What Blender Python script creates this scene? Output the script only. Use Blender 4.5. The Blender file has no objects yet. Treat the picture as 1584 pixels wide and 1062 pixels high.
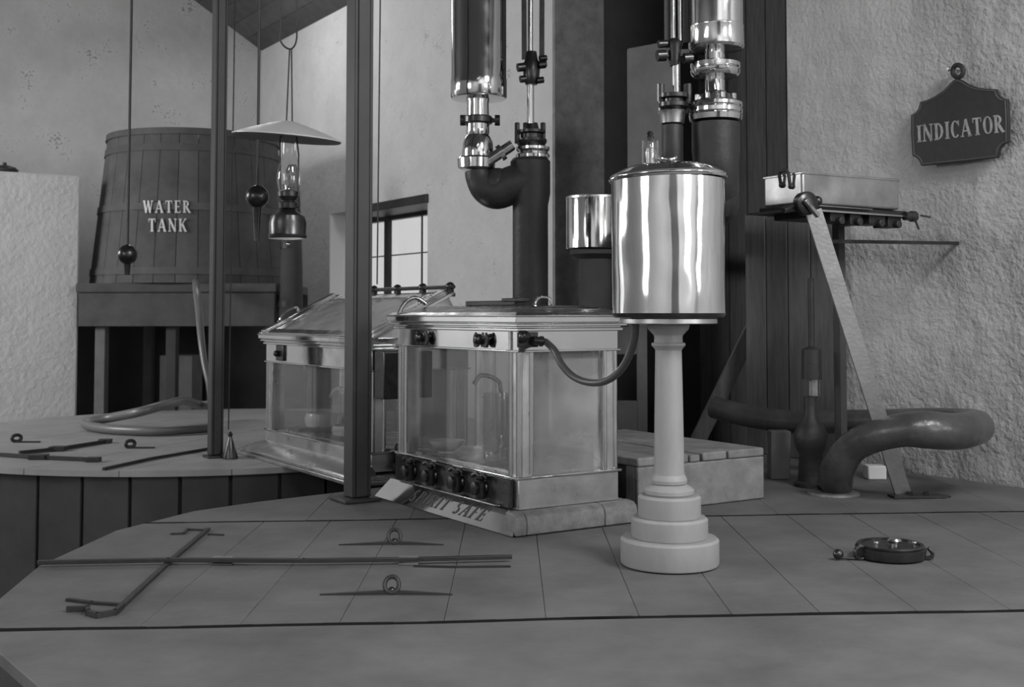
import bpy, bmesh, math, random
from math import sin, cos, pi, radians, atan2, sqrt, tan
from mathutils import Vector, Matrix, noise
random.seed(7)
SC = bpy.context.scene
COL = SC.collection
# ------------------------------------------------------------ camera
F = 1800.0; CX = 792.0; HOR = 485.0; PITCH = radians(2.6)
CYP = HOR - F * tan(PITCH); EYE = 0.9
cam_d = bpy.data.cameras.new('camera'); cam = bpy.data.objects.new('camera', cam_d); COL.objects.link(cam)
cam_d.sensor_width = 36; cam_d.lens = F / 1584 * 36
cam_d.shift_y = -(531 - CYP) / 1584
cam.location = (0, 0, EYE); cam.rotation_euler = (pi / 2 + PITCH, 0, 0)
cam_d.dof.use_dof = True; cam_d.dof.focus_distance = 4.6; cam_d.dof.aperture_fstop = 5.0
cam_d.clip_start = 0.05; cam_d.clip_end = 100
SC.camera = cam
SC.view_settings.view_transform = 'Standard'; SC.view_settings.look = 'None'
SC.view_settings.exposure = 0.0; SC.view_settings.gamma = 1.0; SC.view_settings.use_curve_mapping = False
SC.cycles.max_bounces = 8; SC.cycles.transparent_max_bounces = 16; SC.cycles.use_denoising = True
SC.cycles.caustics_reflective = False; SC.cycles.caustics_refractive = False
# room frame: u runs away to the right, v away to the left
A = radians(32.7); CA, SA = cos(A), sin(A)
def UV(u, v, z=0.0): return Vector((CA * u - SA * v, SA * u + CA * v, z))
def uv_of(p): return (CA * p[0] + SA * p[1], -SA * p[0] + CA * p[1])
def ray(px, py):
    xc = (px - CX) / F; yc = -(py - CYP) / F
    return Vector((xc, cos(PITCH) - yc * sin(PITCH), sin(PITCH) + yc * cos(PITCH)))
def at(px, py, Y):
    d = ray(px, py); return Vector((0, 0, EYE)) + d * (Y / d.y)
def G(px, py, z=0.0):
    d = ray(px, py); return Vector((0, 0, EYE)) + d * ((z - EYE) / d.z)
def onwall(px, py, u):          # where a measured point meets the wall plane at distance u
    d = ray(px, py); o = Vector((0, 0, EYE)); n = Vector((CA, SA, 0))
    return o + d * ((u - o.dot(n)) / d.dot(n))
# ------------------------------------------------------------ world and lights
w = bpy.data.worlds.new('sky'); SC.world = w; w.use_nodes = True
w.node_tree.nodes['Background'].inputs[0].default_value = (1, 1, 1, 1)
w.node_tree.nodes['Background'].inputs[1].default_value = 0.80
def area(name, loc, target, sx, sy, power, spread=pi):
    d = bpy.data.lights.new(name, 'AREA'); d.shape = 'RECTANGLE'; d.size = sx; d.size_y = sy; d.energy = power; d.spread = spread
    o = bpy.data.objects.new(name, d); COL.objects.link(o); o.location = loc
    o.rotation_euler = (Vector(target) - Vector(loc)).to_track_quat('-Z', 'Y').to_euler()
    return o
UW = 5.526                       # the long right-hand wall
U0, V0, V1 = -4.0, -4.5, 14.82   # left wall, rear wall, far wall
area('skylight', UV(3.6, -0.6, 4.3), UV(3.3, 3.6, 0.4), 1.4, 1.2, 150)
area('fill_left', UV(U0 + .15, 3.2, 2.2), UV(3, 5.5, 0.8), 2.4, 2.0, 72)  # added fill lamp at the left wall, also for drum reflections
area('fill_left_far', UV(U0 + .15, 10.4, 2.9), UV(5.5, 10.2, 1.9), 3.0, 1.8, 300)  # added lamp that brightens the long wall around the window
area('fill_rear', UV(2.6, V0 + .15, 2.2), UV(2.2, 4, 0.6), 1.5, 1.8, 38)  # added fill lamp behind the camera
area('fill_side', UV(UW - .15, -2.6, 2.1), UV(0, -1.5, 1.6), 1.6, 1.6, 110)  # added lamp that brightens the room behind the camera
area('fill_roof_rear', UV(-.6, -1.2, 5.3), UV(.2, -3.6, 1.2), 2.0, 1.6, 330)  # added lamp on the rear walls, so the drum mirrors them brighter
area('fill_roof_far', UV(4.1, 12.4, 4.95), UV(4.5, 11.4, 0.5), 1.3, 1.3, 36)  # added lamp above the frame, lifts the wall beside the far window

# ------------------------------------------------------------ materials
def mat(name, c, rough=.6, metal=0.0, noise_s=0, noise_a=0.0, bump=0.0, bump_s=20, spec=.5, stretch=None, rand=0.0, rough_var=0.0, wav=0.0, specks=None, coat=0):
    m = bpy.data.materials.new(name); m.use_nodes = True
    nt = m.node_tree; b = nt.nodes['Principled BSDF']; L = nt.links
    b.inputs['Roughness'].default_value = rough; b.inputs['Metallic'].default_value = metal
    b.inputs['Specular IOR Level'].default_value = spec
    if coat: b.inputs['Coat Weight'].default_value = coat; b.inputs['Coat Roughness'].default_value = .15
    tc = nt.nodes.new('ShaderNodeTexCoord'); vec = tc.outputs['Object']
    if stretch:
        mp = nt.nodes.new('ShaderNodeMapping'); mp.inputs['Scale'].default_value = stretch
        if len(stretch) == 3: pass
        L.new(vec, mp.inputs['Vector']); vec = mp.outputs['Vector']
    colsock = None
    if noise_a:
        n = nt.nodes.new('ShaderNodeTexNoise'); n.inputs['Scale'].default_value = noise_s; n.inputs['Detail'].default_value = 6; n.inputs['Roughness'].default_value = .65
        L.new(vec, n.inputs['Vector'])
        mr = nt.nodes.new('ShaderNodeMapRange'); mr.inputs[1].default_value = .3; mr.inputs[2].default_value = .7
        mr.inputs[3].default_value = 1 - noise_a; mr.inputs[4].default_value = 1 + noise_a
        L.new(n.outputs['Fac'], mr.inputs[0]); colsock = mr.outputs[0]
    if rand:
        oi = nt.nodes.new('ShaderNodeObjectInfo'); mr2 = nt.nodes.new('ShaderNodeMapRange')
        mr2.inputs[3].default_value = 1 - rand; mr2.inputs[4].default_value = 1 + rand; L.new(oi.outputs['Random'], mr2.inputs[0])
        if colsock is None: colsock = mr2.outputs[0]
        else:
            mm = nt.nodes.new('ShaderNodeMath'); mm.operation = 'MULTIPLY'; L.new(colsock, mm.inputs[0]); L.new(mr2.outputs[0], mm.inputs[1]); colsock = mm.outputs[0]
    if specks:
        n2 = nt.nodes.new('ShaderNodeTexNoise'); n2.inputs['Scale'].default_value = specks[0]; n2.inputs['Detail'].default_value = 2; L.new(vec, n2.inputs['Vector'])
        n3 = nt.nodes.new('ShaderNodeTexNoise'); n3.inputs['Scale'].default_value = specks[0] * .08; L.new(vec, n3.inputs['Vector'])
        ad = nt.nodes.new('ShaderNodeMath'); ad.operation = 'ADD'; L.new(n2.outputs['Fac'], ad.inputs[0]); L.new(n3.outputs['Fac'], ad.inputs[1])
        mr3 = nt.nodes.new('ShaderNodeMapRange'); mr3.inputs[1].default_value = specks[1]; mr3.inputs[2].default_value = specks[1] + .05
        mr3.inputs[3].default_value = 1; mr3.inputs[4].default_value = specks[2]; L.new(ad.outputs[0], mr3.inputs[0])
        mm = nt.nodes.new('ShaderNodeMath'); mm.operation = 'MULTIPLY'
        if colsock: L.new(colsock, mm.inputs[0])
        else: mm.inputs[0].default_value = 1
        L.new(mr3.outputs[0], mm.inputs[1]); colsock = mm.outputs[0]
    if colsock is not None:
        mm = nt.nodes.new('ShaderNodeMath'); mm.operation = 'MULTIPLY'; L.new(colsock, mm.inputs[0]); mm.inputs[1].default_value = c
        L.new(mm.outputs[0], b.inputs['Base Color'])
    else: b.inputs['Base Color'].default_value = (c, c, c, 1)
    if rough_var:
        n = nt.nodes.new('ShaderNodeTexNoise'); n.inputs['Scale'].default_value = 9; n.inputs['Detail'].default_value = 5; L.new(vec, n.inputs['Vector'])
        mr = nt.nodes.new('ShaderNodeMapRange'); mr.inputs[1].default_value = .35; mr.inputs[2].default_value = .7
        mr.inputs[3].default_value = rough; mr.inputs[4].default_value = rough + rough_var; L.new(n.outputs['Fac'], mr.inputs[0]); L.new(mr.outputs[0], b.inputs['Roughness'])
    if bump:
        n = nt.nodes.new('ShaderNodeTexNoise'); n.inputs['Scale'].default_value = bump_s; n.inputs['Detail'].default_value = 8 if not wav else 1; L.new(vec, n.inputs['Vector'])
        bp = nt.nodes.new('ShaderNodeBump'); bp.inputs['Strength'].default_value = bump; bp.inputs['Distance'].default_value = .02 if not wav else wav
        L.new(n.outputs['Fac'], bp.inputs['Height']); L.new(bp.outputs[0], b.inputs['Normal'])
    return m
def glassmat(name, dust, tint=.95, gloss=1.0):
    m = bpy.data.materials.new(name); m.use_nodes = True; nt = m.node_tree; nt.nodes.clear(); L = nt.links
    out = nt.nodes.new('ShaderNodeOutputMaterial'); tr = nt.nodes.new('ShaderNodeBsdfTransparent'); tr.inputs[0].default_value = (tint,) * 3 + (1,)
    gl = nt.nodes.new('ShaderNodeBsdfGlossy'); gl.inputs['Roughness'].default_value = .03
    fr = nt.nodes.new('ShaderNodeLayerWeight'); fr.inputs[0].default_value = .5
    pw = nt.nodes.new('ShaderNodeMath'); pw.operation = 'POWER'; pw.inputs[1].default_value = 4.5; L.new(fr.outputs['Facing'], pw.inputs[0])
    ml = nt.nodes.new('ShaderNodeMath'); ml.operation = 'MULTIPLY_ADD'; ml.inputs[1].default_value = .9; ml.inputs[2].default_value = .05 * gloss; ml.use_clamp = True
    L.new(pw.outputs[0], ml.inputs[0])
    m1 = nt.nodes.new('ShaderNodeMixShader'); L.new(ml.outputs[0], m1.inputs[0]); L.new(tr.outputs[0], m1.inputs[1]); L.new(gl.outputs[0], m1.inputs[2])
    df = nt.nodes.new('ShaderNodeBsdfDiffuse'); df.inputs[0].default_value = (.6, .6, .6, 1)
    tc = nt.nodes.new('ShaderNodeTexCoord'); n = nt.nodes.new('ShaderNodeTexNoise'); n.inputs['Scale'].default_value = 5; L.new(tc.outputs['Object'], n.inputs['Vector'])
    mr = nt.nodes.new('ShaderNodeMapRange'); mr.inputs[1].default_value = .3; mr.inputs[2].default_value = .7; mr.inputs[3].default_value = dust * .7; mr.inputs[4].default_value = dust * 1.3
    L.new(n.outputs['Fac'], mr.inputs[0])
    m2 = nt.nodes.new('ShaderNodeMixShader'); L.new(mr.outputs[0], m2.inputs[0]); L.new(m1.outputs[0], m2.inputs[1]); L.new(df.outputs[0], m2.inputs[2])
    L.new(m2.outputs[0], out.inputs[0]); return m
M = dict(
    plaster=mat('plaster_white', .62, .9, noise_s=2.2, noise_a=.08, bump=.5, bump_s=9, specks=(60, 1.27, .55)),
    plaster_far=mat('plaster_far', .50, .9, noise_s=1.6, noise_a=.14, bump=.4, bump_s=9, specks=(40, 1.25, .5)),
    rough=mat('plaster_rough', .50, .95, noise_s=3.5, noise_a=.10, bump=.8, bump_s=34),
    whitewash=mat('whitewash', .78, .9, noise_s=4, noise_a=.06, bump=.5, bump_s=20),
    deck=mat('deck_board', .146, .62, noise_s=2.2, noise_a=.26, bump=.14, bump_s=30, rand=.035, spec=.3),
    deckfar=mat('far_deck_board', .34, .6, noise_s=3.0, noise_a=.14, bump=.12, bump_s=30, rand=.05, spec=.35),
    under=mat('under_deck_dark', .05, .9),
    pit=mat('pit_dark', .075, .95, spec=.05, noise_s=3, noise_a=.2),
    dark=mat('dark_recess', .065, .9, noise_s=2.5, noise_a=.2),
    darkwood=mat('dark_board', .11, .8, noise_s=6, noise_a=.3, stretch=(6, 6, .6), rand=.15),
    roofb=mat('roof_board', .10, .9, noise_s=6, noise_a=.2, rand=.15),
    iron=mat('black_iron', .028, .5, noise_s=8, noise_a=.25, bump=.15, bump_s=40, spec=.5),
    ironpost=mat('painted_iron', .036, .45, noise_s=3, noise_a=.3, spec=.5),
    ironlight=mat('bare_iron', .46, .42, metal=.75, noise_s=9, noise_a=.15, bump=.1, bump_s=60),
    brass=mat('polished_brass', .72, .07, metal=1, rough_var=.10, bump=.12, bump_s=5, wav=.02),
    brassold=mat('worn_brass', .42, .22, metal=1, noise_s=12, noise_a=.35, rough_var=.2),
    brassdull=mat('dull_brass', .62, .27, metal=1, noise_s=14, noise_a=.12, rough_var=.1),
    bronze=mat('dark_bronze', .07, .28, metal=.8, noise_s=20, noise_a=.3),
    copper=mat('polished_copper', .84, .07, metal=1, rough_var=.05, bump=.35, bump_s=4.5, wav=.03, noise_s=3, noise_a=.05),
    tin=mat('tinned_sheet', .42, .30, metal=.85, noise_s=7, noise_a=.22, rough_var=.15, bump=.15, bump_s=6, wav=.02),
    stone=mat('painted_turned_wood', .34, .5, noise_s=9, noise_a=.09, bump=.10, bump_s=30, stretch=(1, 1, .35)),
    basewood=mat('worn_oak', .19, .55, noise_s=16, noise_a=.35, bump=.25, bump_s=26),
    crate=mat('crate_wood', .24, .75, noise_s=9, noise_a=.28, bump=.2, bump_s=30, rand=.10),
    tank=mat('tank_wood', .115, .8, spec=.25, noise_s=4, noise_a=.22, bump=.15, bump_s=14, rand=.14),
    frame=mat('grey_timber', .16, .75, noise_s=5, noise_a=.2),
    jamb_lit=mat('jamb_lit_white', .90, .7),
    seam_dark=mat('dark_seam', .012, .8, spec=.1), bench=mat('dark_bench_wood', .10, .8, noise_s=5, noise_a=.2, spec=.2),
    white=mat('white_paint', .72, .6), letter=mat('faded_white_paint', .42, .6, noise_s=30, noise_a=.35),
    ink=mat('black_paint', .03, .5), signb=mat('sign_board', .030, .6, noise_s=20, noise_a=.2),
    hose=mat('rubber_hose', .09, .4, spec=.6), hosel=mat('lead_hose', .15, .4, spec=.8), leather=mat('lagged_pipe', .07, .27, noise_s=8, noise_a=.25, bump=.2, bump_s=22, spec=.7),
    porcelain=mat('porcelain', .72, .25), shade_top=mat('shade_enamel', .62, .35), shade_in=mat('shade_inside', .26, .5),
    glass=glassmat('pane_glass', .05, .86), dustglass=glassmat('dusty_glass', .36, .85), clear=glassmat('clear_glass', .07, .9, 2.2),
    wglass=glassmat('window_glass', .02),
)
# ------------------------------------------------------------ mesh helpers
class MB:
    def __init__(s): s.bm = bmesh.new(); s.m = Matrix.Identity(4)
    def _v(s, p): return s.bm.verts.new(s.m @ Vector(p))
    def face(s, vs):
        try: return s.bm.faces.new(vs)
        except ValueError: return None
    def box(s, a, b):            # min corner, max corner
        x0, y0, z0 = a; x1, y1, z1 = b
        v = [s._v(p) for p in ((x0, y0, z0), (x1, y0, z0), (x1, y1, z0), (x0, y1, z0), (x0, y0, z1), (x1, y0, z1), (x1, y1, z1), (x0, y1, z1))]
        for f in ((0, 3, 2, 1), (4, 5, 6, 7), (0, 1, 5, 4), (1, 2, 6, 5), (2, 3, 7, 6), (3, 0, 4, 7)): s.face([v[i] for i in f])
        return s
    def hull8(s, lo, hi):        # two quads (lists of 4 points)
        v = [s._v(p) for p in list(lo) + list(hi)]
        for f in ((0, 3, 2, 1), (4, 5, 6, 7), (0, 1, 5, 4), (1, 2, 6, 5), (2, 3, 7, 6), (3, 0, 4, 7)): s.face([v[i] for i in f])
        return s
    def prism(s, poly, z0, z1):
        n = len(poly)
        a = [s._v((p[0], p[1], z0)) for p in poly]; b = [s._v((p[0], p[1], z1)) for p in poly]
        s.face(a[::-1]); s.face(b)
        for i in range(n): s.face([a[i], a[(i + 1) % n], b[(i + 1) % n], b[i]])
        return s
    def slab(s, pts, d):         # polygon of 3-D points pushed along vector d
        n = len(pts); d = Vector(d)
        a = [s._v(p) for p in pts]; b = [s._v(Vector(p) + d) for p in pts]
        s.face(a[::-1]); s.face(b)
        for i in range(n): s.face([a[i], a[(i + 1) % n], b[(i + 1) % n], b[i]])
        return s
    def lathe(s, prof, c=(0, 0, 0), axis=(0, 0, 1), seg=40, cap=True):   # prof: (height, radius)
        ax = Vector(axis).normalized(); t = Vector((1, 0, 0)) if abs(ax.x) < .9 else Vector((0, 1, 0))
        e1 = ax.cross(t).normalized(); e2 = ax.cross(e1); c = Vector(c); rings = []
        for h, r in prof:
            rings.append([s._v(c + ax * h + (e1 * cos(2 * pi * i / seg) + e2 * sin(2 * pi * i / seg)) * max(r, 1e-4)) for i in range(seg)])
        for a, b in zip(rings, rings[1:]):
            for i in range(seg): s.face([a[i], a[(i + 1) % seg], b[(i + 1) % seg], b[i]])
        if cap: s.face(rings[0][::-1]); s.face(rings[-1])
        return s
    def tube(s, pts, r, seg=12, closed=False, smooth=0):
        pts = [Vector(p) for p in pts]
        if smooth: pts, r = spline(pts, r, smooth, closed)
        n = len(pts); rs = r if isinstance(r, (list, tuple)) else [r] * n; rings = []; up = None
        for i, p in enumerate(pts):
            if closed: d = pts[(i + 1) % n] - pts[i - 1]
            else: d = pts[min(i + 1, n - 1)] - pts[max(i - 1, 0)]
            d.normalize()
            if up is None: up = d.orthogonal().normalized()
            up = (up - d * up.dot(d)).normalized(); e2 = d.cross(up)
            rings.append([s._v(p + (up * cos(2 * pi * k / seg) + e2 * sin(2 * pi * k / seg)) * rs[i]) for k in range(seg)])
        m = n if closed else n - 1
        for i in range(m):
            a = rings[i]; b = rings[(i + 1) % n]
            for k in range(seg): s.face([a[k], a[(k + 1) % seg], b[(k + 1) % seg], b[k]])
        if not closed: s.face(rings[0][::-1]); s.face(rings[-1])
        return s
    def bar(s, p, q, wd, th, up=(0, 0, 1)):   # rectangular bar from p to q
        p = Vector(p); q = Vector(q); d = (q - p).normalized(); u = Vector(up); sd = d.cross(u).normalized(); u = sd.cross(d)
        o = [(sd * a * wd / 2 + u * b * th / 2) for a, b in ((-1, -1), (1, -1), (1, 1), (-1, 1))]
        return s.hull8([p + k for k in o], [q + k for k in o])
    def ball(s, c, r, sz=1.0, seg=24):
        return s.lathe([(-r * cos(pi * i / 12) * sz, r * sin(pi * i / 12)) for i in range(13)], c, seg=seg, cap=False)
def spline(pts, r, k, closed):
    n = len(pts); rs = r if isinstance(r, (list, tuple)) else [r] * n; out = []; ro = []
    m = n if closed else n - 1
    for i in range(m):
        g = (lambda j: pts[j % n]) if closed else (lambda j: pts[min(max(j, 0), n - 1)])
        p0, p1, p2, p3 = g(i - 1), g(i), g(i + 1), g(i + 2)
        for a in range(k):
            t = a / k
            out.append(.5 * ((2 * p1) + (p2 - p0) * t + (2 * p0 - 5 * p1 + 4 * p2 - p3) * t * t + (3 * p1 - p0 - 3 * p2 + p3) * t ** 3))
            ro.append(rs[i] * (1 - t) + rs[(i + 1) % n] * t)
    if not closed: out.append(pts[-1]); ro.append(rs[-1])
    return out, ro
def empty(name, label, cat, loc=(0, 0, 0), rz=0.0, group=None):
    o = bpy.data.objects.new(name, None); COL.objects.link(o); o.location = loc; o.rotation_euler = (0, 0, rz); o.empty_display_size = .1
    o['label'] = label; o['category'] = cat
    if group: o['group'] = group
    o['_m'] = 1; del o['_m']
    ROOTM[o.name] = Matrix.Translation(Vector(loc)) @ Matrix.Rotation(rz, 4, 'Z')
    return o
ROOTM = {}
def make(name, mb, m, parent=None, world=False, bevel=0.0, angle=35, label=None, seg=2):
    bm = mb.bm
    if parent is not None and world: bmesh.ops.transform(bm, matrix=ROOTM[parent.name].inverted(), verts=bm.verts)
    bmesh.ops.recalc_face_normals(bm, faces=bm.faces)
    me = bpy.data.meshes.new(name); bm.to_mesh(me); bm.free(); me.materials.append(m)
    for p in me.polygons: p.use_smooth = True
    me.set_sharp_from_angle(angle=radians(angle))
    o = bpy.data.objects.new(name, me); COL.objects.link(o)
    if parent is not None: o.parent = parent; ROOTM[o.name] = Matrix.Identity(4) if not world else ROOTM[parent.name]
    if parent is not None: ROOTM[o.name] = ROOTM[parent.name]
    if bevel:
        b = o.modifiers.new('bevel', 'BEVEL'); b.width = bevel; b.segments = seg; b.limit_method = 'ANGLE'; b.angle_limit = radians(40)
    if label: o['label'] = label
    return o
def single(name, mb, m, label, cat, loc, group=None, **k):     # a thing that is one mesh given in world coordinates
    bmesh.ops.translate(mb.bm, vec=-Vector(loc), verts=mb.bm.verts)
    o = make(name, mb, m, **k); o.location = loc; o['label'] = label; o['category'] = cat
    if group: o['group'] = group
    return o
def struct(name, mb, m, **k):
    o = make(name, mb, m, **k)
    if o.parent is None: o['kind'] = 'structure'
    ROOTM.setdefault(o.name, Matrix.Identity(4))
    return o
def uvbox(mb, u0, u1, v0, v1, z0, z1):
    mb.m = Matrix.Rotation(A, 4, 'Z'); mb.box((u0, v0, z0), (u1, v1, z1)); mb.m = Matrix.Identity(4); return mb
def lathe_px(cx, Y, prof, seg=40):      # prof: (y pixel, radius pixel) of a turned thing standing at depth Y
    k = Y / F; c = at(cx, prof[0][0], Y)
    out = []
    for y, r in prof: out.append((at(cx, y, Y).z - c.z, r * k))
    return MB().lathe(out, c, seg=seg)
# ------------------------------------------------------------ letters (strokes with thick and thin limbs and serifs)
TK, TN, SF = .19, .08, .075
def _bar(p, q, w_):
    p = Vector(p); q = Vector(q); d = (q - p).normalized(); n = Vector((-d.y, d.x)) * w_ / 2
    return [p - n, q - n, q + n, p + n]
def _stem(x, w_=TK, y0=0, y1=1, serif=.32, lo=True, hi=True):
    r = [[Vector((x - w_ / 2, y0)), Vector((x + w_ / 2, y0)), Vector((x + w_ / 2, y1)), Vector((x - w_ / 2, y1))]]
    if lo: r.append([Vector((x - serif / 2, y0)), Vector((x + serif / 2, y0)), Vector((x + serif / 2, y0 + SF)), Vector((x - serif / 2, y0 + SF))])
    if hi: r.append([Vector((x - serif / 2, y1 - SF)), Vector((x + serif / 2, y1 - SF)), Vector((x + serif / 2, y1)), Vector((x - serif / 2, y1))])
    return r
def _arc(cx, cy, rx, ry, a0, a1, tk=TK, tn=TN, n=14):
    r = []
    for i in range(n):
        q = []
        for a in (a0 + (a1 - a0) * i / n, a0 + (a1 - a0) * (i + 1) / n):
            c, s_ = cos(radians(a)), sin(radians(a)); t = tn + (tk - tn) * abs(c) ** 1.5
            q.append((Vector((cx + rx * c, cy + ry * s_)), Vector((cx + (rx - t) * c, cy + (ry - t * .8) * s_))))
        r.append([q[0][0], q[1][0], q[1][1], q[0][1]])
    return r
def _h(x0, x1, y, t=SF): return [[Vector((x0, y)), Vector((x1, y)), Vector((x1, y + t)), Vector((x0, y + t))]]
LET = {
 'I': (.36, _stem(.18)),
 'N': (.82, _stem(.14, TN, serif=.26) + _stem(.68, TN, serif=.26, lo=False) + [_bar((.12, 1), (.68, 0), TK)]),
 'D': (.76, _stem(.18) + _arc(.22, .5, .48, .5, -90, 90)),
 'C': (.70, _arc(.38, .5, .34, .5, 48, 312) + _stem(.63, TN, .66, 1, serif=.08)),
 'A': (.84, [_bar((.10, 0), (.40, 1), TN), _bar((.40, 1), (.70, 0), TK)] + _h(.2, .62, .3) + _h(0, .24, 0) + _h(.54, .84, 0)),
 'T': (.74, _stem(.37, hi=False) + _h(.04, .70, .925) + _h(.04, .09, .74, .2) + _h(.65, .70, .74, .2)),
 'O': (.76, _arc(.38, .5, .36, .5, 0, 360, n=26)),
 'R': (.80, _stem(.18) + _arc(.24, .735, .38, .265, -90, 90, n=10) + [_bar((.36, .48), (.68, .02), TK)] + _h(.58, .80, 0)),
 'W': (1.02, [_bar((.12, 1), (.32, 0), TK), _bar((.32, 0), (.51, 1), TN), _bar((.51, 1), (.70, 0), TK), _bar((.70, 0), (.90, 1), TN)] + _h(0, .26, .925) + _h(.78, 1.02, .925)),
 'E': (.66, _stem(.18) + _h(.2, .60, .925) + _h(.2, .5, .47) + _h(.2, .62, 0) + _h(.55, .60, .76, .2) + _h(.57, .62, .04, .2) + _h(.46, .5, .38, .24)),
 'K': (.80, _stem(.18) + [_bar((.24, .42), (.66, .98), TN), _bar((.36, .6), (.68, 0), TK)] + _h(.56, .80, 0) + _h(.54, .76, .925)),
 'S': (.60, _arc(.29, .74, .24, .26, 35, 270, TK * .9, TN * 1.4) + _arc(.29, .26, .25, .28, -145, 90, TK, TN * 1.4)),
 'P': (.68, _stem(.18) + _arc(.24, .72, .38, .28, -90, 90, n=10)),
 'F': (.62, _stem(.18) + _h(.2, .58, .925) + _h(.2, .46, .47) + _h(.53, .58, .76, .2)),
 ' ': (.45, []),
}
def text_mb(txt, fn, th, gap=.10):      # fn(x 0..1, y 0..1, d) -> point; the line is fitted to 0..1
    tot = sum(LET[c][0] + gap for c in txt) - gap; mb = MB(); x = 0
    for c in txt:
        wd, quads = LET[c]
        for q in quads:
            lo = [fn((x + p.x) / tot, p.y, 0) for p in q]; hi = [fn((x + p.x) / tot, p.y, th) for p in q]
            mb.hull8(lo, hi)
        x += wd + gap
    return mb
# ============================================================ THE SETTING
ZP = -1.8
mb = uvbox(MB(), U0 - .3, UW + 4, V0 - .3, V1 + .4, ZP - .2, ZP); struct('floor_lower', mb, M['pit'])
EAVE = 4.42; SL = .595; UR = .8
def roof_z(u): return EAVE + SL * ((UW - u) if u > UR else (UW - UR) - (UR - u))
# right wall, near part: rough plaster over a displaced grid
VO0, VO1 = 5.315, 7.98
def wallgrid(name, u, v0, v1, z0, z1, nu, nz, amp, m):
    mb = MB(); g = []
    for i in range(nu + 1):
        row = []
        for j in range(nz + 1):
            v = v0 + (v1 - v0) * i / nu; z = z0 + (z1 - z0) * j / nz
            h = amp * (noise.noise(Vector((v * 2.1, z * 2.1, 3))) * 1.0 + noise.noise(Vector((v * 7, z * 7, 9))) * .5 + noise.noise(Vector((v * 19, z * 19, 5))) * .28)
            e = 0.0 if i in (0, nu) else 1.0
            row.append(mb._v(UV(u - .0 + h * e, v, z)))
        g.append(row)
    for i in range(nu):
        for j in range(nz): mb.face([g[i][j], g[i + 1][j], g[i + 1][j + 1], g[i][j + 1]])
    uvbox(mb, u + .07, u + .5, v0, v1, z0, z1)
    return struct(name, mb, m, angle=180)
wallgrid('wall_right', UW, -1.0, VO0, -.3, EAVE, 300, 210, .020, M['rough'])
mb = uvbox(MB(), UW, UW + .5, V0, -1.0, ZP, EAVE); struct('wall_right', mb, M['rough'])
# far part of the same wall with the window
WV0, WV1, WZ0, WZ1 = 10.16, 12.54, .75, 2.06
mb = MB()
uvbox(mb, UW, UW + .5, VO1, WV0, ZP, EAVE); uvbox(mb, UW, UW + .5, WV1, V1 + .3, ZP, EAVE)
uvbox(mb, UW, UW + .5, WV0, WV1, ZP, WZ0); uvbox(mb, UW, UW + .5, WV0, WV1, WZ1, EAVE)
struct('wall_far_right', mb, M['plaster'])
mb = MB()
mb.m = Matrix.Rotation(A, 4, 'Z')
mb.slab([(U0 - .3, V1, ZP), (UW, V1, ZP), (UW, V1, EAVE), (UR, V1, roof_z(UR)), (U0 - .3, V1, roof_z(U0 - .3))], (0, .3, 0)); mb.m = Matrix.Identity(4)
struct('wall_far', mb, M['plaster_far'])
mb = uvbox(MB(), U0 - .3, U0, V0, V1, ZP, roof_z(U0)); struct('wall_left', mb, M['plaster'])
mb = MB(); mb.m = Matrix.Rotation(A, 4, 'Z')
mb.slab([(U0 - .3, V0 - .3, ZP), (UW + .5, V0 - .3, ZP), (UW + .5, V0 - .3, EAVE), (UR, V0 - .3, roof_z(UR)), (U0 - .3, V0 - .3, roof_z(U0 - .3))], (0, .3, 0)); mb.m = Matrix.Identity(4)
struct('wall_rear', mb, M['plaster'])
d1 = struct('added_dark_panel', uvbox(MB(), -2.9, -.2, V0 + .001, V0 + .05, ZP, 3.3), M['dark'])  # unseen dark boarding, added for the dark stripe mirrored in the drum
for i in range(9): struct('board', uvbox(MB(), -2.88 + i * .298, -2.60 + i * .298, V0 + .05, V0 + .08, ZP, 3.28), M['darkwood'], parent=d1)
# boarded roof
mb = MB(); mb.m = Matrix.Rotation(A, 4, 'Z')
for ua, ub in ((UW + .5, UR), (UR, U0 - .3)):
    za = EAVE - SL * .5 if ua > UW else roof_z(ua); zb = roof_z(ub)
    mb.slab([(ua, V0 - .3, za + .03), (ub, V0 - .3, zb + .03), (ub, V1 + .3, zb + .03), (ua, V1 + .3, za + .03)], (0, 0, .12))
ceil = struct('ceiling', mb, M['roofb'])
n_b = 14
for i in range(n_b):          # the boards of the roof slope at the far corner that the photograph shows
    ua = UW - i * .22; ub = ua - .212
    b = MB(); b.m = Matrix.Rotation(A, 4, 'Z')
    b.slab([(ua, 9.0, roof_z(ua)), (ub, 9.0, roof_z(ub)), (ub, V1, roof_z(ub)), (ua, V1, roof_z(ua))], (0, 0, .03))
    struct('board', b, M['roofb'], parent=ceil)
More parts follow.
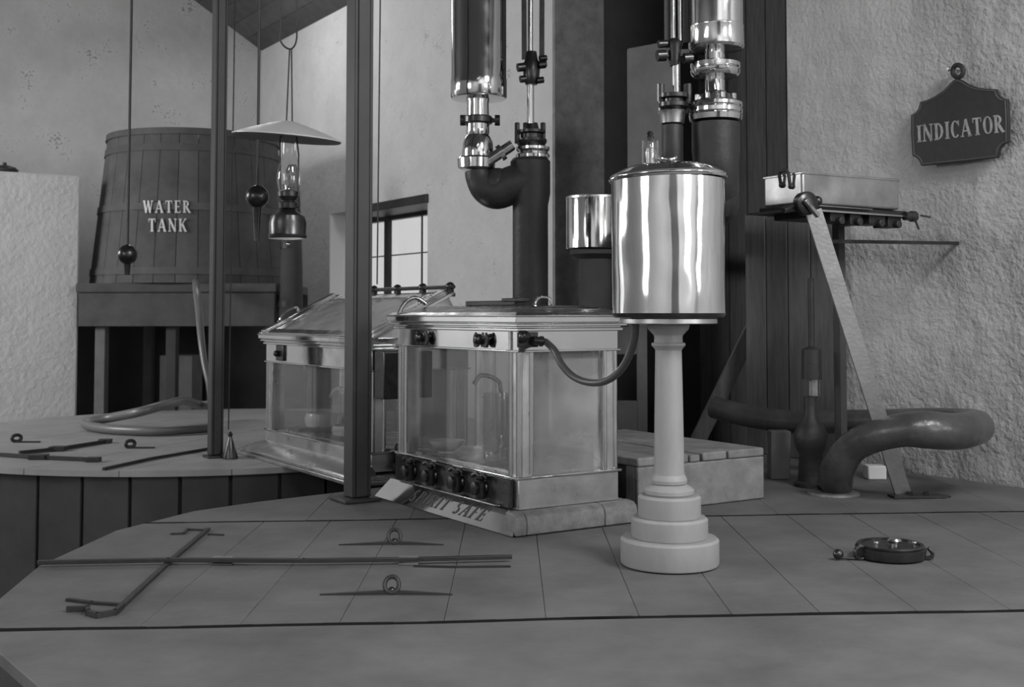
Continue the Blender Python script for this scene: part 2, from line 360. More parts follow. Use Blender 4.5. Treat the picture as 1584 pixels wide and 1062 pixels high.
# dark recess between the two plastered lengths of wall
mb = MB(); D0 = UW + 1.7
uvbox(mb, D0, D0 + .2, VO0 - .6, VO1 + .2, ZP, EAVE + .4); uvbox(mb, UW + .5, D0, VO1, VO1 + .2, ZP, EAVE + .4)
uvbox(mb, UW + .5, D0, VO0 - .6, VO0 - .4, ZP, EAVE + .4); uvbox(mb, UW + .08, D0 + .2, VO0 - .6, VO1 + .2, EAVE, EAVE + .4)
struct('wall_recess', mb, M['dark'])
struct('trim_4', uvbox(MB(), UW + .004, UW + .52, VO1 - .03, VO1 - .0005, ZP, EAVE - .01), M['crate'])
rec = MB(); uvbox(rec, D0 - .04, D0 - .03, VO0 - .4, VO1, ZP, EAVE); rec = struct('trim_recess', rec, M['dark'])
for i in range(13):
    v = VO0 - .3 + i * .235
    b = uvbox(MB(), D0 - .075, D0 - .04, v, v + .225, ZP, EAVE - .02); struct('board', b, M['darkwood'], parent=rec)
# window
win = MB(); UO = UW + .42
uvbox(win, UO, UO + .07, WV0, WV1, WZ1 - .10, WZ1); uvbox(win, UO, UO + .07, WV0, WV1, WZ0, WZ0 + .07)
uvbox(win, UO, UO + .07, WV0, WV0 + .06, WZ0, WZ1); uvbox(win, UO, UO + .07, WV1 - .06, WV1, WZ0, WZ1)
win = struct('window_1', win, M['ironpost'])
va_, vb_ = uv_of(onwall(597, 395, UO))[1], uv_of(onwall(652, 395, UO))[1]; zc_ = onwall(625, 393, UO).z
for vv, t, dp in ((va_, .10, .05), (vb_, .022, .014)): struct('mullion', uvbox(MB(), UO, UO + dp, vv - t / 2, vv + t / 2, WZ0 + .07, WZ1 - .1), M['ironpost'], parent=win)
struct('glazing_bar', uvbox(MB(), UO + .004, UO + .016, WV0 + .06, WV1 - .06, zc_ - .007, zc_ + .007), M['frame'], parent=win)
vs = [WV0 + .06, vb_ - .011, vb_ + .011, va_ - .05, va_ + .05, WV1 - .06]
for i in range(0, 6, 2):
    for za, zb in ((WZ0 + .07, zc_ - .007), (zc_ + .007, WZ1 - .1)):
        struct('pane', uvbox(MB(), UO + .02, UO + .026, vs[i], vs[i + 1], za, zb), M['wglass'], parent=win)
lt = uvbox(MB(), UW - .03, UW + .42, WV0 - .02, 11.95, WZ1 - .06, WZ1 + .03); struct('trim_1', lt, M['ironpost'], bevel=.006)
struct('trim_3', uvbox(MB(), UW - .001, UO, WV1 - .012, WV1 - .0005, WZ0 + .02, WZ1 - .001), M['jamb_lit'])  # whiter panel over the far jamb; window light put into its colour
struct('trim_2', uvbox(MB(), UW - .02, UW + .42, WV0, WV1, WZ0 - .03, WZ0 + .02), M['white'], bevel=.006)
# ---- the near deck (top of the near vat and the floor that runs on to the wall)
c0 = Vector((.42, 4.28)); R0 = 2.12
def arc_pt(a): return Vector((c0.x + R0 * cos(a), c0.y + R0 * sin(a)))
outl = [G(0, 925), G(60, 875), G(180, 820), G(300, 790), G(400, 775.5), G(500, 764)]
outl = [Vector((p.x, p.y)) for p in outl]
low = [Vector((p.x, p.y)) for p in (G(-12, 965), G(0, 1010), G(60, 1062))] + [Vector((-.86, 2.50)), Vector((-.5, 2.22)), Vector((.1, 2.0))]
back = [Vector((x.x, x.y)) for x in (UV(UW - .02, 5.9), UV(UW - .02, 5.3), UV(UW - .02, -.6))]
deck = low[::-1] + outl + back + [Vector((4.6, 1.9))]
def hull(pts):
    pts = sorted(set((round(p[0], 5), round(p[1], 5)) for p in pts))
    def half(ps):
        h = []
        for p in ps:
            while len(h) > 1 and (h[-1][0] - h[-2][0]) * (p[1] - h[-2][1]) - (h[-1][1] - h[-2][1]) * (p[0] - h[-2][0]) <= 0: h.pop()
            h.append(p)
        return h
    a = half(pts); b = half(pts[::-1]); return [Vector(p) for p in a[:-1] + b[:-1]]
DECK = hull(deck)
def clip(poly, cl):
    for i in range(len(cl)):
        a, b = cl[i], cl[(i + 1) % len(cl)]; out = []
        def ins(p): return (b.x - a.x) * (p.y - a.y) - (b.y - a.y) * (p.x - a.x) >= -1e-9
        for j in range(len(poly)):
            p, q = poly[j], poly[(j + 1) % len(poly)]
            if ins(p): out.append(p)
            if ins(p) != ins(q):
                d = q - p; e = b - a; den = d.x * e.y - d.y * e.x
                t = ((a.x - p.x) * e.y - (a.y - p.y) * e.x) / den if abs(den) > 1e-12 else 0
                out.append(p + d * t)
        poly = out
        if not poly: return []
    return poly
mb = MB().prism(DECK, -.10, -.034); mb.prism([Vector((p.x * .985 + .006, p.y * .985 + .06)) for p in DECK], ZP + .01, -.10)
floor = struct('floor', mb, M['under'])
def plank(poly, m=M['deck'], parent=floor, z=0.0, th=.034):
    poly = clip([Vector(p) for p in poly], DECK)
    if len(poly) < 3: return
    ar = sum(poly[i].x * poly[(i + 1) % len(poly)].y - poly[(i + 1) % len(poly)].x * poly[i].y for i in range(len(poly))) / 2
    if abs(ar) < .0008: return
    struct('plank', MB().prism(poly, z - th, z), m, parent=parent, bevel=.0012, seg=1)
def yl(p0, p1, x): return p0.y + (p1.y - p0.y) * (x - p0.x) / (p1.x - p0.x)
L1 = (G(0, 975), G(1584, 943)); L3 = (G(250, 808), G(1584, 791))
def wob(x, s): return .006 * sin(x * 3.1 + s) + .004 * sin(x * 7.7 + s * 2)
# front: one wide sheet; middle: boards running away; back: boards running away, staggered
def strip(xs, ya, yb):
    lo = [(x, ya(x)) for x in xs]; hi = [(x, yb(x)) for x in xs[::-1]]; return lo + hi
xs_all = [-2.4 + .25 * i for i in range(33)]
for xa, xb in ((-2.6, 5.6),):
    xs = [xa + (xb - xa) * i / 12 for i in range(13)]
    plank(strip(xs, lambda x: 1.5, lambda x: yl(*L1, x) + wob(x, 0) - .012))
seams = [-2.6, -1.075, -.79, -.505, -.2, .1, .38, .66, .93, 1.23, 1.52, 1.82, 2.12, 2.42, 2.75, 3.1, 3.6, 4.2, 5.0]
for i in range(len(seams) - 1):
    xa, xb = seams[i] + .0009, seams[i + 1] - .0009; xs = [xa, (xa + xb) / 2, xb]
    sk = -.02
    ymid = G(400, 931).y
    f0 = lambda x: yl(*L1, x) + wob(x, 0) + .012; f1 = lambda x: yl(*L3, x) + wob(x, 2) - .009
    if 0 < i < 3:
        plank(strip(xs, f0, lambda x: ymid - .001)); plank(strip(xs, lambda x: ymid + .001, f1))
    else: plank(strip(xs, f0, f1))
seams2 = [-2.6, -.9, -.45, -.05, .36, .78, 1.2, 1.56, 1.95, 2.3, 2.7, 3.2, 3.9, 5.0]
for i in range(len(seams2) - 1):
    xa, xb = seams2[i] + .0009, seams2[i + 1] - .0009; xs = [xa, (xa + xb) / 2, xb]
    plank(strip(xs, lambda x: yl(*L3, x) + wob(x, 2) + .009, lambda x: 10.0))
for L_, ph, hw in ((L1, 0, .0125), (L3, 2, .0095)):      # dark strips filling the seams between the rows of boards
    x0, x1 = (-1.66, 4.4) if ph == 0 else (-1.62, 4.6)
    xs = [x0 + (x1 - x0) * i / 60 for i in range(61)]
    for xa, xb in zip(xs, xs[1:]):
        pass
    mbs = MB()
    for xa, xb in zip(xs, xs[1:]):
        q = clip([Vector((xa, yl(*L_, xa) + wob(xa, ph) - hw)), Vector((xb, yl(*L_, xb) + wob(xb, ph) - hw)), Vector((xb, yl(*L_, xb) + wob(xb, ph) + hw)), Vector((xa, yl(*L_, xa) + wob(xa, ph) + hw))], DECK)
        if len(q) > 2: mbs.prism(q, -.030, .0006 + .0012 * abs(sin(xa * 9)))
    bmesh.ops.remove_doubles(mbs.bm, verts=mbs.bm.verts, dist=.0004)
    struct('seam_strip', mbs, M['seam_dark'], parent=floor, angle=80)
# ---- the far vat
VC = Vector((-2.2, 8.92)); VR = 2.2
vat = empty('wooden_vat', 'big round wooden vat with a pale boarded top, beyond the dark gap', 'vat', (VC.x, VC.y, ZP))
circ = [Vector((VC.x + VR * cos(2 * pi * i / 72), VC.y + VR * sin(2 * pi * i / 72))) for i in range(72)]
mb = MB().prism([VC + (p - VC) * .97 for p in circ], ZP + .01, -.035); make('vat_body', mb, M['under'], vat, world=True)
ns = 48
for i in range(ns):
    a0 = 2 * pi * (i + .04) / ns; a1 = 2 * pi * (i + .96) / ns
    if sin((a0 + a1) / 2) > .45: continue
    q = [VC + Vector((cos(a), sin(a))) * r for a, r in ((a0, VR * .968), (a0, VR * .985), (a1, VR * .985), (a1, VR * .968))]
    make('stave', MB().prism([q[0], q[3], q[2], q[1]], ZP + .02, -.04), M['pit'], vat, world=True)
dd = Vector((.36, .933)); nn = Vector((.933, -.36))
ks = [-2.4, -1.55, -1.0, -.42, .16, .74, 1.3, 1.8, 2.4]
CV = hull([tuple(p) for p in circ])
for i in range(len(ks) - 1):
    for ta, tb in ((-2.4, -.55 + .2 * (i % 2)), (-.55 + .2 * (i % 2), 2.4)):
        q = [VC + nn * a + dd * b for a, b in ((ks[i] + .003, ta + .003), (ks[i + 1] - .003, ta + .003), (ks[i + 1] - .003, tb - .003), (ks[i] + .003, tb - .003))]
        q = clip(q[::1], CV)
        if len(q) > 2: make('plank', MB().prism(q, -.035, 0), M['deckfar'], vat, world=True)
# ============================================================ THINGS
# ---- iron gear on the deck
def rise(p, z): return Vector((p.x, p.y, z))
def bent_bar(pts, wd, th, z=.001, taper=False):
    mb = MB(); P = [rise(G(*p), z + th / 2) for p in pts]
    for i, (a, b) in enumerate(zip(P, P[1:])):
        e = (b - a).normalized() * wd * .3; mb.bar(a - e * (i > 0), b + e * (i < len(P) - 2), wd, th)
    return mb
lb = empty('lock_bar', 'long thin iron bar lying across the near deck with a split right end', 'bar', G(430, 875))
make('bar', bent_bar([(58, 878), (260, 874), (470, 875), (640, 873), (792, 869)], .020, .014, z=.0125), M['iron'], lb, world=True, bevel=.002)
make('bar_end', bent_bar([(640, 876.5), (700, 878), (790, 877)], .008, .006, z=.001), M['iron'], lb, world=True)
for x in (345, 632):
    p = G(x, 872); m_ = MB().box((p.x - .036, p.y - .022, .001), (p.x + .036, p.y + .022, .006)); m_.box((p.x - .036, p.y - .016, .006), (p.x + .036, p.y + .016, .027))
    make('staple', m_, M['basewood'], lb, world=True, bevel=.003)
cb = empty('hasp_bar', 'iron bar with hooked ends crossing under the long bar near the deck edge', 'bar', G(250, 880))
make('bar', bent_bar([(322, 820), (262, 871), (190, 938)], .020, .010, z=.002), M['iron'], cb, world=True, bevel=.002)
make('hook_end', bent_bar([(322, 821), (290, 819.5), (284, 826), (264, 826.5)], .012, .006, z=.001), M['iron'], cb, world=True)
make('hook_end', bent_bar([(322, 827), (346, 828)], .010, .005, z=.001), M['iron'], cb, world=True)
make('hook_end', bent_bar([(190, 937), (142, 934), (104, 929)], .016, .008, z=.001), M['iron'], cb, world=True)
mb = bent_bar([(190, 940), (178, 951), (150, 956), (136, 951), (136, 945), (103, 946)], .014, .016, z=.001); make('loop_end', mb, M['iron'], cb, world=True)
def lifting_ring(px, py, r, x0, x1, label):
    base = G(px, py); o = empty('lifting_ring', label, 'ring', base, group='iron lifting rings on the deck')
    p0, p1 = G(x0, py + 2), G(x1, py + 2); mid = base
    mb = MB()
    for a, b in ((p0, mid), (mid, p1)):
        e, f = (a, b) if a is not mid else (b, a)
        d = (e - f); n = Vector((-d.y, d.x, 0)).normalized()
        mb.hull8([f - n * .016, f + n * .016, e + n * .004, e - n * .004] if a is mid else [f - n * .016, e - n * .004, e + n * .004, f + n * .016],
                 [k + Vector((0, 0, zz)) for k, zz in zip([f - n * .016, f + n * .016, e + n * .004, e - n * .004] if a is mid else [f - n * .016, e - n * .004, e + n * .004, f + n * .016], (.010, .010, .004, .004) if a is mid else (.010, .004, .004, .010))])
    make('strap', mb, M['iron'], o, world=True)
    k = base.y / F; R = r * k; c = Vector((base.x, base.y, R + .006))
    make('ring', MB().tube([c + Vector((R * cos(t), .012 * sin(t), R * sin(t))) for t in [2 * pi * i / 28 for i in range(28)]], .0075, closed=True, seg=10), M['iron'], o, world=True)
    make('eye', MB().ball(c + Vector((0, 0, -R + .004)), .013), M['bronze'], o, world=True)
lifting_ring(606, 918, 11, 495, 700, 'iron ring on a strap in front of the long bar on the near deck')
lifting_ring(610, 841, 9.5, 524, 686, 'iron ring on a strap behind the long bar on the near deck')
bv2 = uv_of(at(125, 272, 11.6))[1]
vd = UV(-.58, 13.0, ZP)
single('wooden_vat', MB().lathe([(.001, .45), (3.4, .40), (3.4, .36), (3.3, .36)], vd, seg=48), M['tank'], 'tall dark vat added out of view, left of the whitewashed block, to darken the near safe reflection', 'vat', tuple(vd))  # unseen vat, added as something dark for the safe to mirror
single('masonry_tank', uvbox(MB(), -3.6, -1.05, bv2, bv2 + 1.2, ZP, 2.2), M['whitewash'], 'second whitewashed block, added out of view to the left to brighten the near safe reflection', 'tank', tuple(UV(-2.3, bv2 + .6, ZP)), bevel=.02)  # unseen block, added as something bright for the safe to mirror
# gear on the far vat
for pts, nm, lab in ((((30, 703), (90, 697), (165, 685)), 'lock_bar', 'thin iron bar on the far vat, slanting up toward the hose'),
                     (((0, 706), (60, 710), (147, 714)), 'lock_bar', 'thin iron bar at the front edge of the far vat, left of frame')):
    mb = MB(); P = [rise(G(*p), .014) for p in pts]
    for a, b in zip(P, P[1:]): mb.bar(a, b, .022, .022)
    mb.box((P[1].x - .05, P[1].y - .04, .002), (P[1].x + .05, P[1].y + .04, .03)); mb.box((P[-1].x - .05, P[-1].y - .03, .002), (P[-1].x + .03, P[-1].y + .03, .028))
    single(nm, mb, M['iron'], lab, 'bar', tuple(G(*pts[1])), group='iron bars on the far vat')
mb = MB(); P = [rise(G(160, 727.5), .010), rise(G(235, 711), .010), rise(G(322, 696), .010)]
for a, b in zip(P, P[1:]): mb.bar(a, b, .016, .016)
single('lock_bar', mb, M['iron'], 'iron bar on the far vat running from its rim to the thin dark post', 'bar', tuple(G(235, 711)), group='iron bars on the far vat')
for (x, y, lab) in ((30, 684, 'small iron ring on the far vat, at the left edge'), (206, 693, 'small iron ring on the far vat in front of the hose loop')):
    b = G(x, y); o = empty('lifting_ring', lab, 'ring', b, group='small rings on the far vat')
    make('ring', MB().tube([b + Vector((-.02 + .024 * cos(t), .02 * cos(t), .030 + .022 * sin(t))) for t in [2 * pi * i / 20 for i in range(20)]], .012, closed=True, seg=8), M['iron'], o, world=True)
    make('strap', MB().box((b.x - .03, b.y - .02, 0.001), (b.x + .14, b.y + .02, .009)), M['iron'], o, world=True)
# hose coil on the far vat
P = [G(330, 661, .04), G(290, 664, .04), G(235, 666, .04), G(180, 664, .04), G(145, 660, .04), G(132, 655, .05), G(142, 651, .07), G(175, 645, .10), G(215, 637, .16), G(255, 626, .2), G(285, 619.5, .2), G(308, 626, .14), at(326, 622, 9.7), at(324, 596, 9.65), at(316, 560, 9.7), at(311, 520, 9.8), at(308, 480, 10.0), at(304, 447, 10.3), at(303, 436, 11.2)]
single('rubber_hose', MB().tube(P, [.036] * 12 + [.034, .028, .026, .030, .034, .034, .034], closed=False, seg=14, smooth=6), M['hosel'], 'pale hose coming down from the lettered tub to loop on the far vat', 'hose', tuple(G(230, 655)))
# white cut-off wall behind the far vat and the pot on it
p = G(120, 630); 
br = at(125, 272, 11.6); bu, bv = uv_of(br)
blk = uvbox(MB(), -.1, bu, bv, bv + 1.2, ZP, br.z); 
single('masonry_tank', blk, M['whitewash'], 'big whitewashed square block standing behind the far vat at the left edge', 'tank', tuple(UV(bu - 1.3, bv + .6, ZP)), bevel=.02)
pc = at(7, 258, 12.0); pc.z = br.z
pot = empty('iron_pot', 'black iron pot on top of the whitewashed block', 'pot', pc)
make('pot_body', MB().lathe([(0.002, .09), (.03, .12), (.09, .125), (.10, .135), (.115, .135), (.118, .11)], pc), M['iron'], pot, world=True)
make('lid', MB().lathe([(.118, .12), (.135, .11), (.155, .05), (.16, .02), (.185, .02), (.19, 0)], pc), M['iron'], pot, world=True)
# ---- water tank
TY = 12.4; tcx = at(298, 440, TY); kx = TY / F
tz0 = at(298, 441, TY).z; tz1 = at(298, 222, TY).z
tank = empty('water_tank', 'big tapered dark wooden tub lettered in white, on a bench behind the far vat', 'tank', (tcx.x, tcx.y, tz0))
RT, RB = 127 * kx, 150 * kx
nst = 30
for i in range(nst):
    a0 = 2 * pi * (i + .015) / nst; a1 = 2 * pi * (i + .985) / nst; am = (a0 + a1) / 2
    lo = []; hi = []
    for a, dr in ((a0, 0), (am, .006), (a1, 0), (a1, -.05), (a0, -.05)):
        lo.append(Vector((tcx.x + (RB + dr) * cos(a), tcx.y + (RB + dr) * sin(a), tz0))); hi.append(Vector((tcx.x + (RT + dr) * cos(a), tcx.y + (RT + dr) * sin(a), tz1)))
    b = MB(); va = [b._v(p_) for p_ in lo]; vb = [b._v(p_) for p_ in hi]
    b.face(va[::-1]); b.face(vb)
    for j in range(5): b.face([va[j], va[(j + 1) % 5], vb[(j + 1) % 5], vb[j]])
    make('stave', b, M['tank'], tank, world=True)
H = tz1 - tz0
def rt(z): return RB + (RT - RB) * (z / H)
make('inside', MB().lathe([(.02, RB - .06), (H - .06, RT - .06)], (tcx.x, tcx.y, tz0)), M['dark'], tank, world=True)
for z in (.12, H * .5, H - .16):
    make('hoop', MB().lathe([(z - .035, rt(z - .035) + .008), (z - .035, rt(z - .035) + .016), (z + .035, rt(z + .035) + .016), (z + .035, rt(z + .035) + .008)], (tcx.x, tcx.y, tz0), seg=64, cap=False), M['tank'], tank, world=True)
make('rim', MB().lathe([(H - .03, RT + .005), (H - .03, RT + .025), (H + .035, RT + .02), (H + .035, RT - .05)], (tcx.x, tcx.y, tz0), seg=64, cap=False), M['tank'], tank, world=True)
def tank_pt(px, py, dd_):
    d = ray(px, py); o = Vector((0, 0, EYE)); z = 0; t = (TY - RB) / d.y
    for _ in range(6):
        P_ = o + d * t; r_ = rt(P_.z - tz0) + .022 + dd_
        a_ = d.x ** 2 + d.y ** 2; b_ = 2 * (d.x * (o.x - tcx.x) + d.y * (o.y - tcx.y)); c_ = (o.x - tcx.x) ** 2 + (o.y - tcx.y) ** 2 - r_ * r_
        t = (-b_ - sqrt(max(b_ * b_ - 4 * a_ * c_, 0))) / (2 * a_)
    return o + d * t
for txt, (x0, x1, y0, y1) in (('WATER', (221, 295, 329, 310)), ('TANK', (229, 289, 358, 338))):
    make('lettering', text_mb(txt, lambda x, y, d, q=(x0, x1, y0, y1): tank_pt(q[0] + (q[1] - q[0]) * x, q[2] + (q[3] - q[2]) * y, d), .006, gap=.16), M['white'], tank, world=True, label='white painted lettering')
# bench under the tank
bz1 = tz0 - .003; bz0 = at(298, 503, TY).z
bench = empty('tank_bench', 'heavy dark timber bench carrying the tapered tub, behind the far vat', 'bench', (tcx.x, tcx.y, ZP))
bx0, bx1 = at(118, 470, TY - .95).x, at(428, 470, TY - .95).x; by0, by1 = TY - .98, TY + .8
make('top', MB().box((bx0, by0, bz1 - .09), (bx1, by1, bz1)), M['bench'], bench, world=True, bevel=.01)
make('apron', MB().box((bx0 + .02, by0 + .03, bz0), (bx1 - .02, by0 + .10, bz1 - .09)), M['bench'], bench, world=True, bevel=.006)
for x in (at(149, 560, TY - .95).x, at(262, 560, TY - .9).x, at(420, 560, TY - .95).x):
    for y in (by0 + .12, by1 - .15): make('leg', MB().box((x - .05, y, ZP), (x + .05, y + .12, bz0)), M['frame'] if x < -3.9 else M['dark'], bench, world=True, bevel=.005)
make('back_board', MB().box((bx0 - .75, by1 - .02, ZP), (bx1, by1, bz1 - .09)), M['dark'], bench, world=True)
pp = at(272, 585, TY - .3)
single('storage_box', MB().box((pp.x - .17, pp.y, ZP), (pp.x + .17, pp.y + .4, at(272, 548, TY).z)), M['frame'], 'plain grey box in the dark under the tank bench', 'box', (pp.x, pp.y, ZP), bevel=.008)
# dark cask to the right of the tub
cs = empty('tall_cask', 'tall narrow black cask to the right of the lettered tub, behind the hanging lamp', 'cask', (at(449, 520, 11.5).x, 11.5, ZP))
q = lathe_px(449, 11.5, [(640, 16), (560, 18), (480, 18), (420, 17), (340, 14), (262, 10), (255, 6)]); make('cask_body', q, M['dark'], cs, world=True)
q = MB()
for yy, rr in ((470, 19), (380, 16.5), (290, 12.5)):
    q2 = at(449, yy, 11.5); q.lathe([(-.03, rr * 11.5 / F), (.03, rr * 11.5 / F - .004)], q2, cap=False)
make('hoop', q, M['iron'], cs, world=True)
# ---- posts
def post(px_t, px_b, yb, wpx, Y, label, name='iron_post'):
    b = G(px_b, yb); top = at(px_t, 0, b.y); k = b.y / F; wd = wpx * k
    hgt = roof_z(uv_of(b)[0]) if True else 4
    o = empty(name, label, 'post', (b.x, b.y, 0), 0, group='dark iron posts')
    lean = 0.0
    def col(du, dv, su, sv, z0, z1):
        m_ = MB(); m_.m = Matrix.Translation((b.x, b.y, 0)) @ Matrix.Rotation(A, 4, 'Z'); m_.box((du - su / 2, dv - sv / 2, z0), (du + su / 2, dv + sv / 2, z1)); return m_
    s = wd / (CA + SA) * 1.0
    make('shaft', col(0, 0, s * .62, s, .02, hgt - .10), M['ironpost'], o, world=True, bevel=.004)
    make('flange', col(-s * .41, 0, s * .18, s, .02, hgt - .10), M['ironpost'], o, world=True, bevel=.004)
    make('flange', col(s * .41, 0, s * .18, s * .86, .02, hgt - .10), M['ironpost'], o, world=True, bevel=.004)
    return o, b, s
po, pb, ps = post(563, 553, 773, 45, 0, 'thick dark iron post in front of the two glazed safes')
m_ = MB(); m_.m = Matrix.Translation((pb.x, pb.y, 0)) @ Matrix.Rotation(A, 4, 'Z'); m_.box((-.11, -.10, .001), (.08, .09, .018)); make('base_plate', m_, M['ironpost'], po, world=True, bevel=.004)
po2, pb2, ps2 = post(341, 333, 707, 27, 0, 'thinner dark post standing on the front edge of the far vat')
m_ = MB(); m_.m = Matrix.Translation((pb2.x, pb2.y, 0)) @ Matrix.Rotation(A, 4, 'Z'); m_.box((-.062, -.062, .001), (.062, .062, .015)); make('base_plate', m_, M['ironpost'], po2, world=True)
# wires beside the posts
for (px, yb, Yd, zt, lab) in ((583, 500, 6.55, 4.4, 'thin wire running down close to the right side of the thick post'),
                              (352, 680, 7.4, 4.9, 'thin cord running down beside the thinner post to the cone weight')):
    a_ = at(px, yb, Yd)
    if px == 583: a_.z = 1.065
    else: a_ = rise(G(353, 706), .17)
    single('guy_wire', MB().tube([a_, Vector((a_.x + .02, a_.y, zt))], .0042, seg=8), M['iron'], lab, 'wire', tuple(a_))
cw = G(356, 709)
mb = MB().lathe([(.001, .048), (.02, .046), (.10, .022), (.135, .010), (.15, .016), (.168, .006)], cw); single('cone_weight', mb, M['bronze'], 'small dark cone weight standing beside the foot of the thinner post', 'weight', tuple(cw))
# ---- plumb weights on cords
for (px, y0, y1, r, Yd, stub, lab) in ((197, 377, 410, 15.5, 6.6, 425, 'black ball weight on a cord hanging before the left of the lettered tub'),
                                       (398, 286, 322, 18, 5.6, 372, 'black ball weight on a cord hanging just left of the oil lamp')):
    c = at(px, (y0 + y1) / 2, Yd); k = Yd / F
    o = empty('hanging_weight', lab, 'weight', tuple(c), group='hanging ball weights')
    make('ball', MB().ball(c, r * k), M['bronze'], o, world=True)
    make('cord', MB().tube([c + Vector((0, 0, r * k)), Vector((c.x + .01, c.y, roof_z(uv_of(c)[0])))], 2.2 * k, seg=8), M['iron'], o, world=True)
    make('stub', MB().lathe([(0, r * k * .62), (.03, r * k * .4), (-(at(px, stub, Yd).z - c.z) * 1.0, 4 * k)], c, axis=(0, 0, -1)), M['bronze'], o, world=True)
# ---- oil lamp
LYd = 5.2; k = LYd / F
lc = at(445, 368, LYd)
lamp = empty('oil_lamp', 'hanging oil lamp with a wide flat shade and glass chimney, left of the thick post', 'lamp', tuple(lc))
make('oil_font', lathe_px(445, LYd, [(369, 29), (365, 30), (362, 28.5), (345, 29), (334, 26), (328, 16), (324, 11)]), M['bronze'], lamp, world=True)
q = lathe_px(446, LYd, [(325, 9), (322, 14), (314, 15), (310, 11), (304, 16), (297, 16.5), (294, 12)]); kn = at(463, 321, LYd)
q.tube([at(455, 318, LYd), kn], .004, seg=8); q.lathe([(0, .010), (.004, .010)], kn, axis=(1, 0, 0)); make('burner', q, M['bronze'], lamp, world=True)
make('glass_chimney', MB().lathe([(at(447, y, LYd).z - lc.z, r * k) for y, r in ((297, 15), (290, 17), (277, 19), (265, 18), (250, 13.5), (238, 11), (222, 10.5), (205, 10.5))], (at(447, 300, LYd).x, LYd, lc.z), cap=False), M['clear'], lamp, world=True)
make('drip_screw', MB().ball(at(446, 377, LYd), .009), M['brass'], lamp, world=True)
sc_ = at(444, 214, LYd); tilt = Matrix.Translation(sc_) @ Matrix.Rotation(radians(4.5), 4, 'Y') @ Matrix.Rotation(radians(3.5), 4, 'X')
q = MB(); q.m = tilt; R_ = 84 * k
q.lathe([(0, R_), (.006, R_ * 1.003), (.034, R_ * .70), (.062, R_ * .34), (.076, R_ * .14), (.078, .02), (.072, .02), (.070, R_ * .14), (.056, R_ * .34), (.028, R_ * .70), (0, R_)], seg=56, cap=False)
make('lamp_shade', q, M['shade_top'], lamp, world=True)
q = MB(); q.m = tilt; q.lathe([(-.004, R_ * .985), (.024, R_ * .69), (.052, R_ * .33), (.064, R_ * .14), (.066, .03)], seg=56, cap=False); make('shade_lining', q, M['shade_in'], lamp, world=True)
q = MB().tube([at(434, 300, LYd), at(433, 215, LYd), at(443, 190, LYd), at(448, 76, LYd)], .0035, seg=8).tube([at(461, 300, LYd), at(462, 240, LYd), at(458, 205, LYd), at(452, 188, LYd), at(451, 76, LYd)], .0035, seg=8)
make('hanger', q, M['iron'], lamp, world=True)
hk = [at(449, 76, LYd), at(440, 73, LYd), at(433, 62, LYd), at(434, 50, LYd), at(440, 40, LYd)]
q = MB().tube([at(434, 46, LYd), at(433, 60, LYd), at(439, 71, LYd), at(449, 76, LYd), at(456, 70, LYd), at(459, 58, LYd), at(459, 42, LYd)], .004, smooth=4, seg=8)
for x_ in (434, 459):
    a_ = at(x_, 47 if x_ == 434 else 43, LYd); q.tube([a_, Vector((a_.x, a_.y, roof_z(uv_of(a_)[0])))], .004, seg=8)
make('hook', q, M['iron'], lamp, world=True)
# ---- glazed safes
def safe_common(root, W, L, zp0, zl, zg, zf, ov=.045, cw=.085, mats=('brassdull', 'brass')):
    MD, MBR = M[mats[0]], M[mats[1]]
    make('plinth', MB().box((0, 0, zp0), (W, L, zl - .012)), MD, root, bevel=.003)
    q = MB().box((-.012, -.012, zl - .012), (W + .012, L + .012, zl)); make('ledge', q, MBR, root, bevel=.004)
    for sx in (0, 1):
        for sy in (0, 1):
            x0 = 0 if sx == 0 else W - cw; y0 = 0 if sy == 0 else L - cw
            p_ = make('corner_post', MB().box((x0 + .008, y0 + .008, zl), (x0 + cw - .008, y0 + cw - .008, zg)), MD, root, bevel=.002)
            q = MB()
            for fx in (.14, .80):
                q.lathe([(zl + .001, .011), (zg - .001, .011)], (x0 + cw * (fx if sx == 0 else 1 - fx), (y0 + .008) if sy == 0 else (y0 + cw - .008), 0), seg=12)
                q.lathe([(zl + .001, .011), (zg - .001, .011)], ((x0 + .008) if sx == 0 else (x0 + cw - .008), y0 + cw * (fx if sy == 0 else 1 - fx), 0), seg=12)
            make('bead', q, MBR, p_)
    q = MB().box((0, 0, zg), (W, L, zf)); make('frieze', q, MBR, root, bevel=.002)
    q = MB().box((-.010, -.010, zg - .001), (W + .010, L + .010, zg + .009)); make('moulding', q, MBR, root, bevel=.003)
    q = MB()
    for (a, b, o_) in ((zf, zf + .012, .016), (zf + .012, zf + .020, .010), (zf + .020, zf + .030, .030), (zf + .030, zf + .036, .024), (zf + .036, zf + .060, .040), (zf + .060, zf + .066, .046)):
        q.box((-o_, -o_, a), (W + o_, L + o_, b))
    make('cornice', q, MBR, root, bevel=.002)
SFX = Vector((at(802, 736, 4.80).x, 4.80, 0))
SW, SLn = .516, 1.083
safe = empty('spirit_safe', 'brass framed glass safe with a name plate at its foot, nearest to the column', 'safe', SFX, A, group='glazed spirit safes')
ZL, ZG, ZF = .231, .741, .828
safe_common(safe, SW, SLn, .096, ZL, ZG, ZF)
q = MB()   # hipped lid in three steps
def frus(q, o0, z0, o1, z1, W=SW, L=SLn): q.hull8([(-o0, -o0, z0), (W + o0, -o0, z0), (W + o0, L + o0, z0), (-o0, L + o0, z0)], [(-o1, -o1, z1), (W + o1, -o1, z1), (W + o1, L + o1, z1), (-o1, L + o1, z1)])
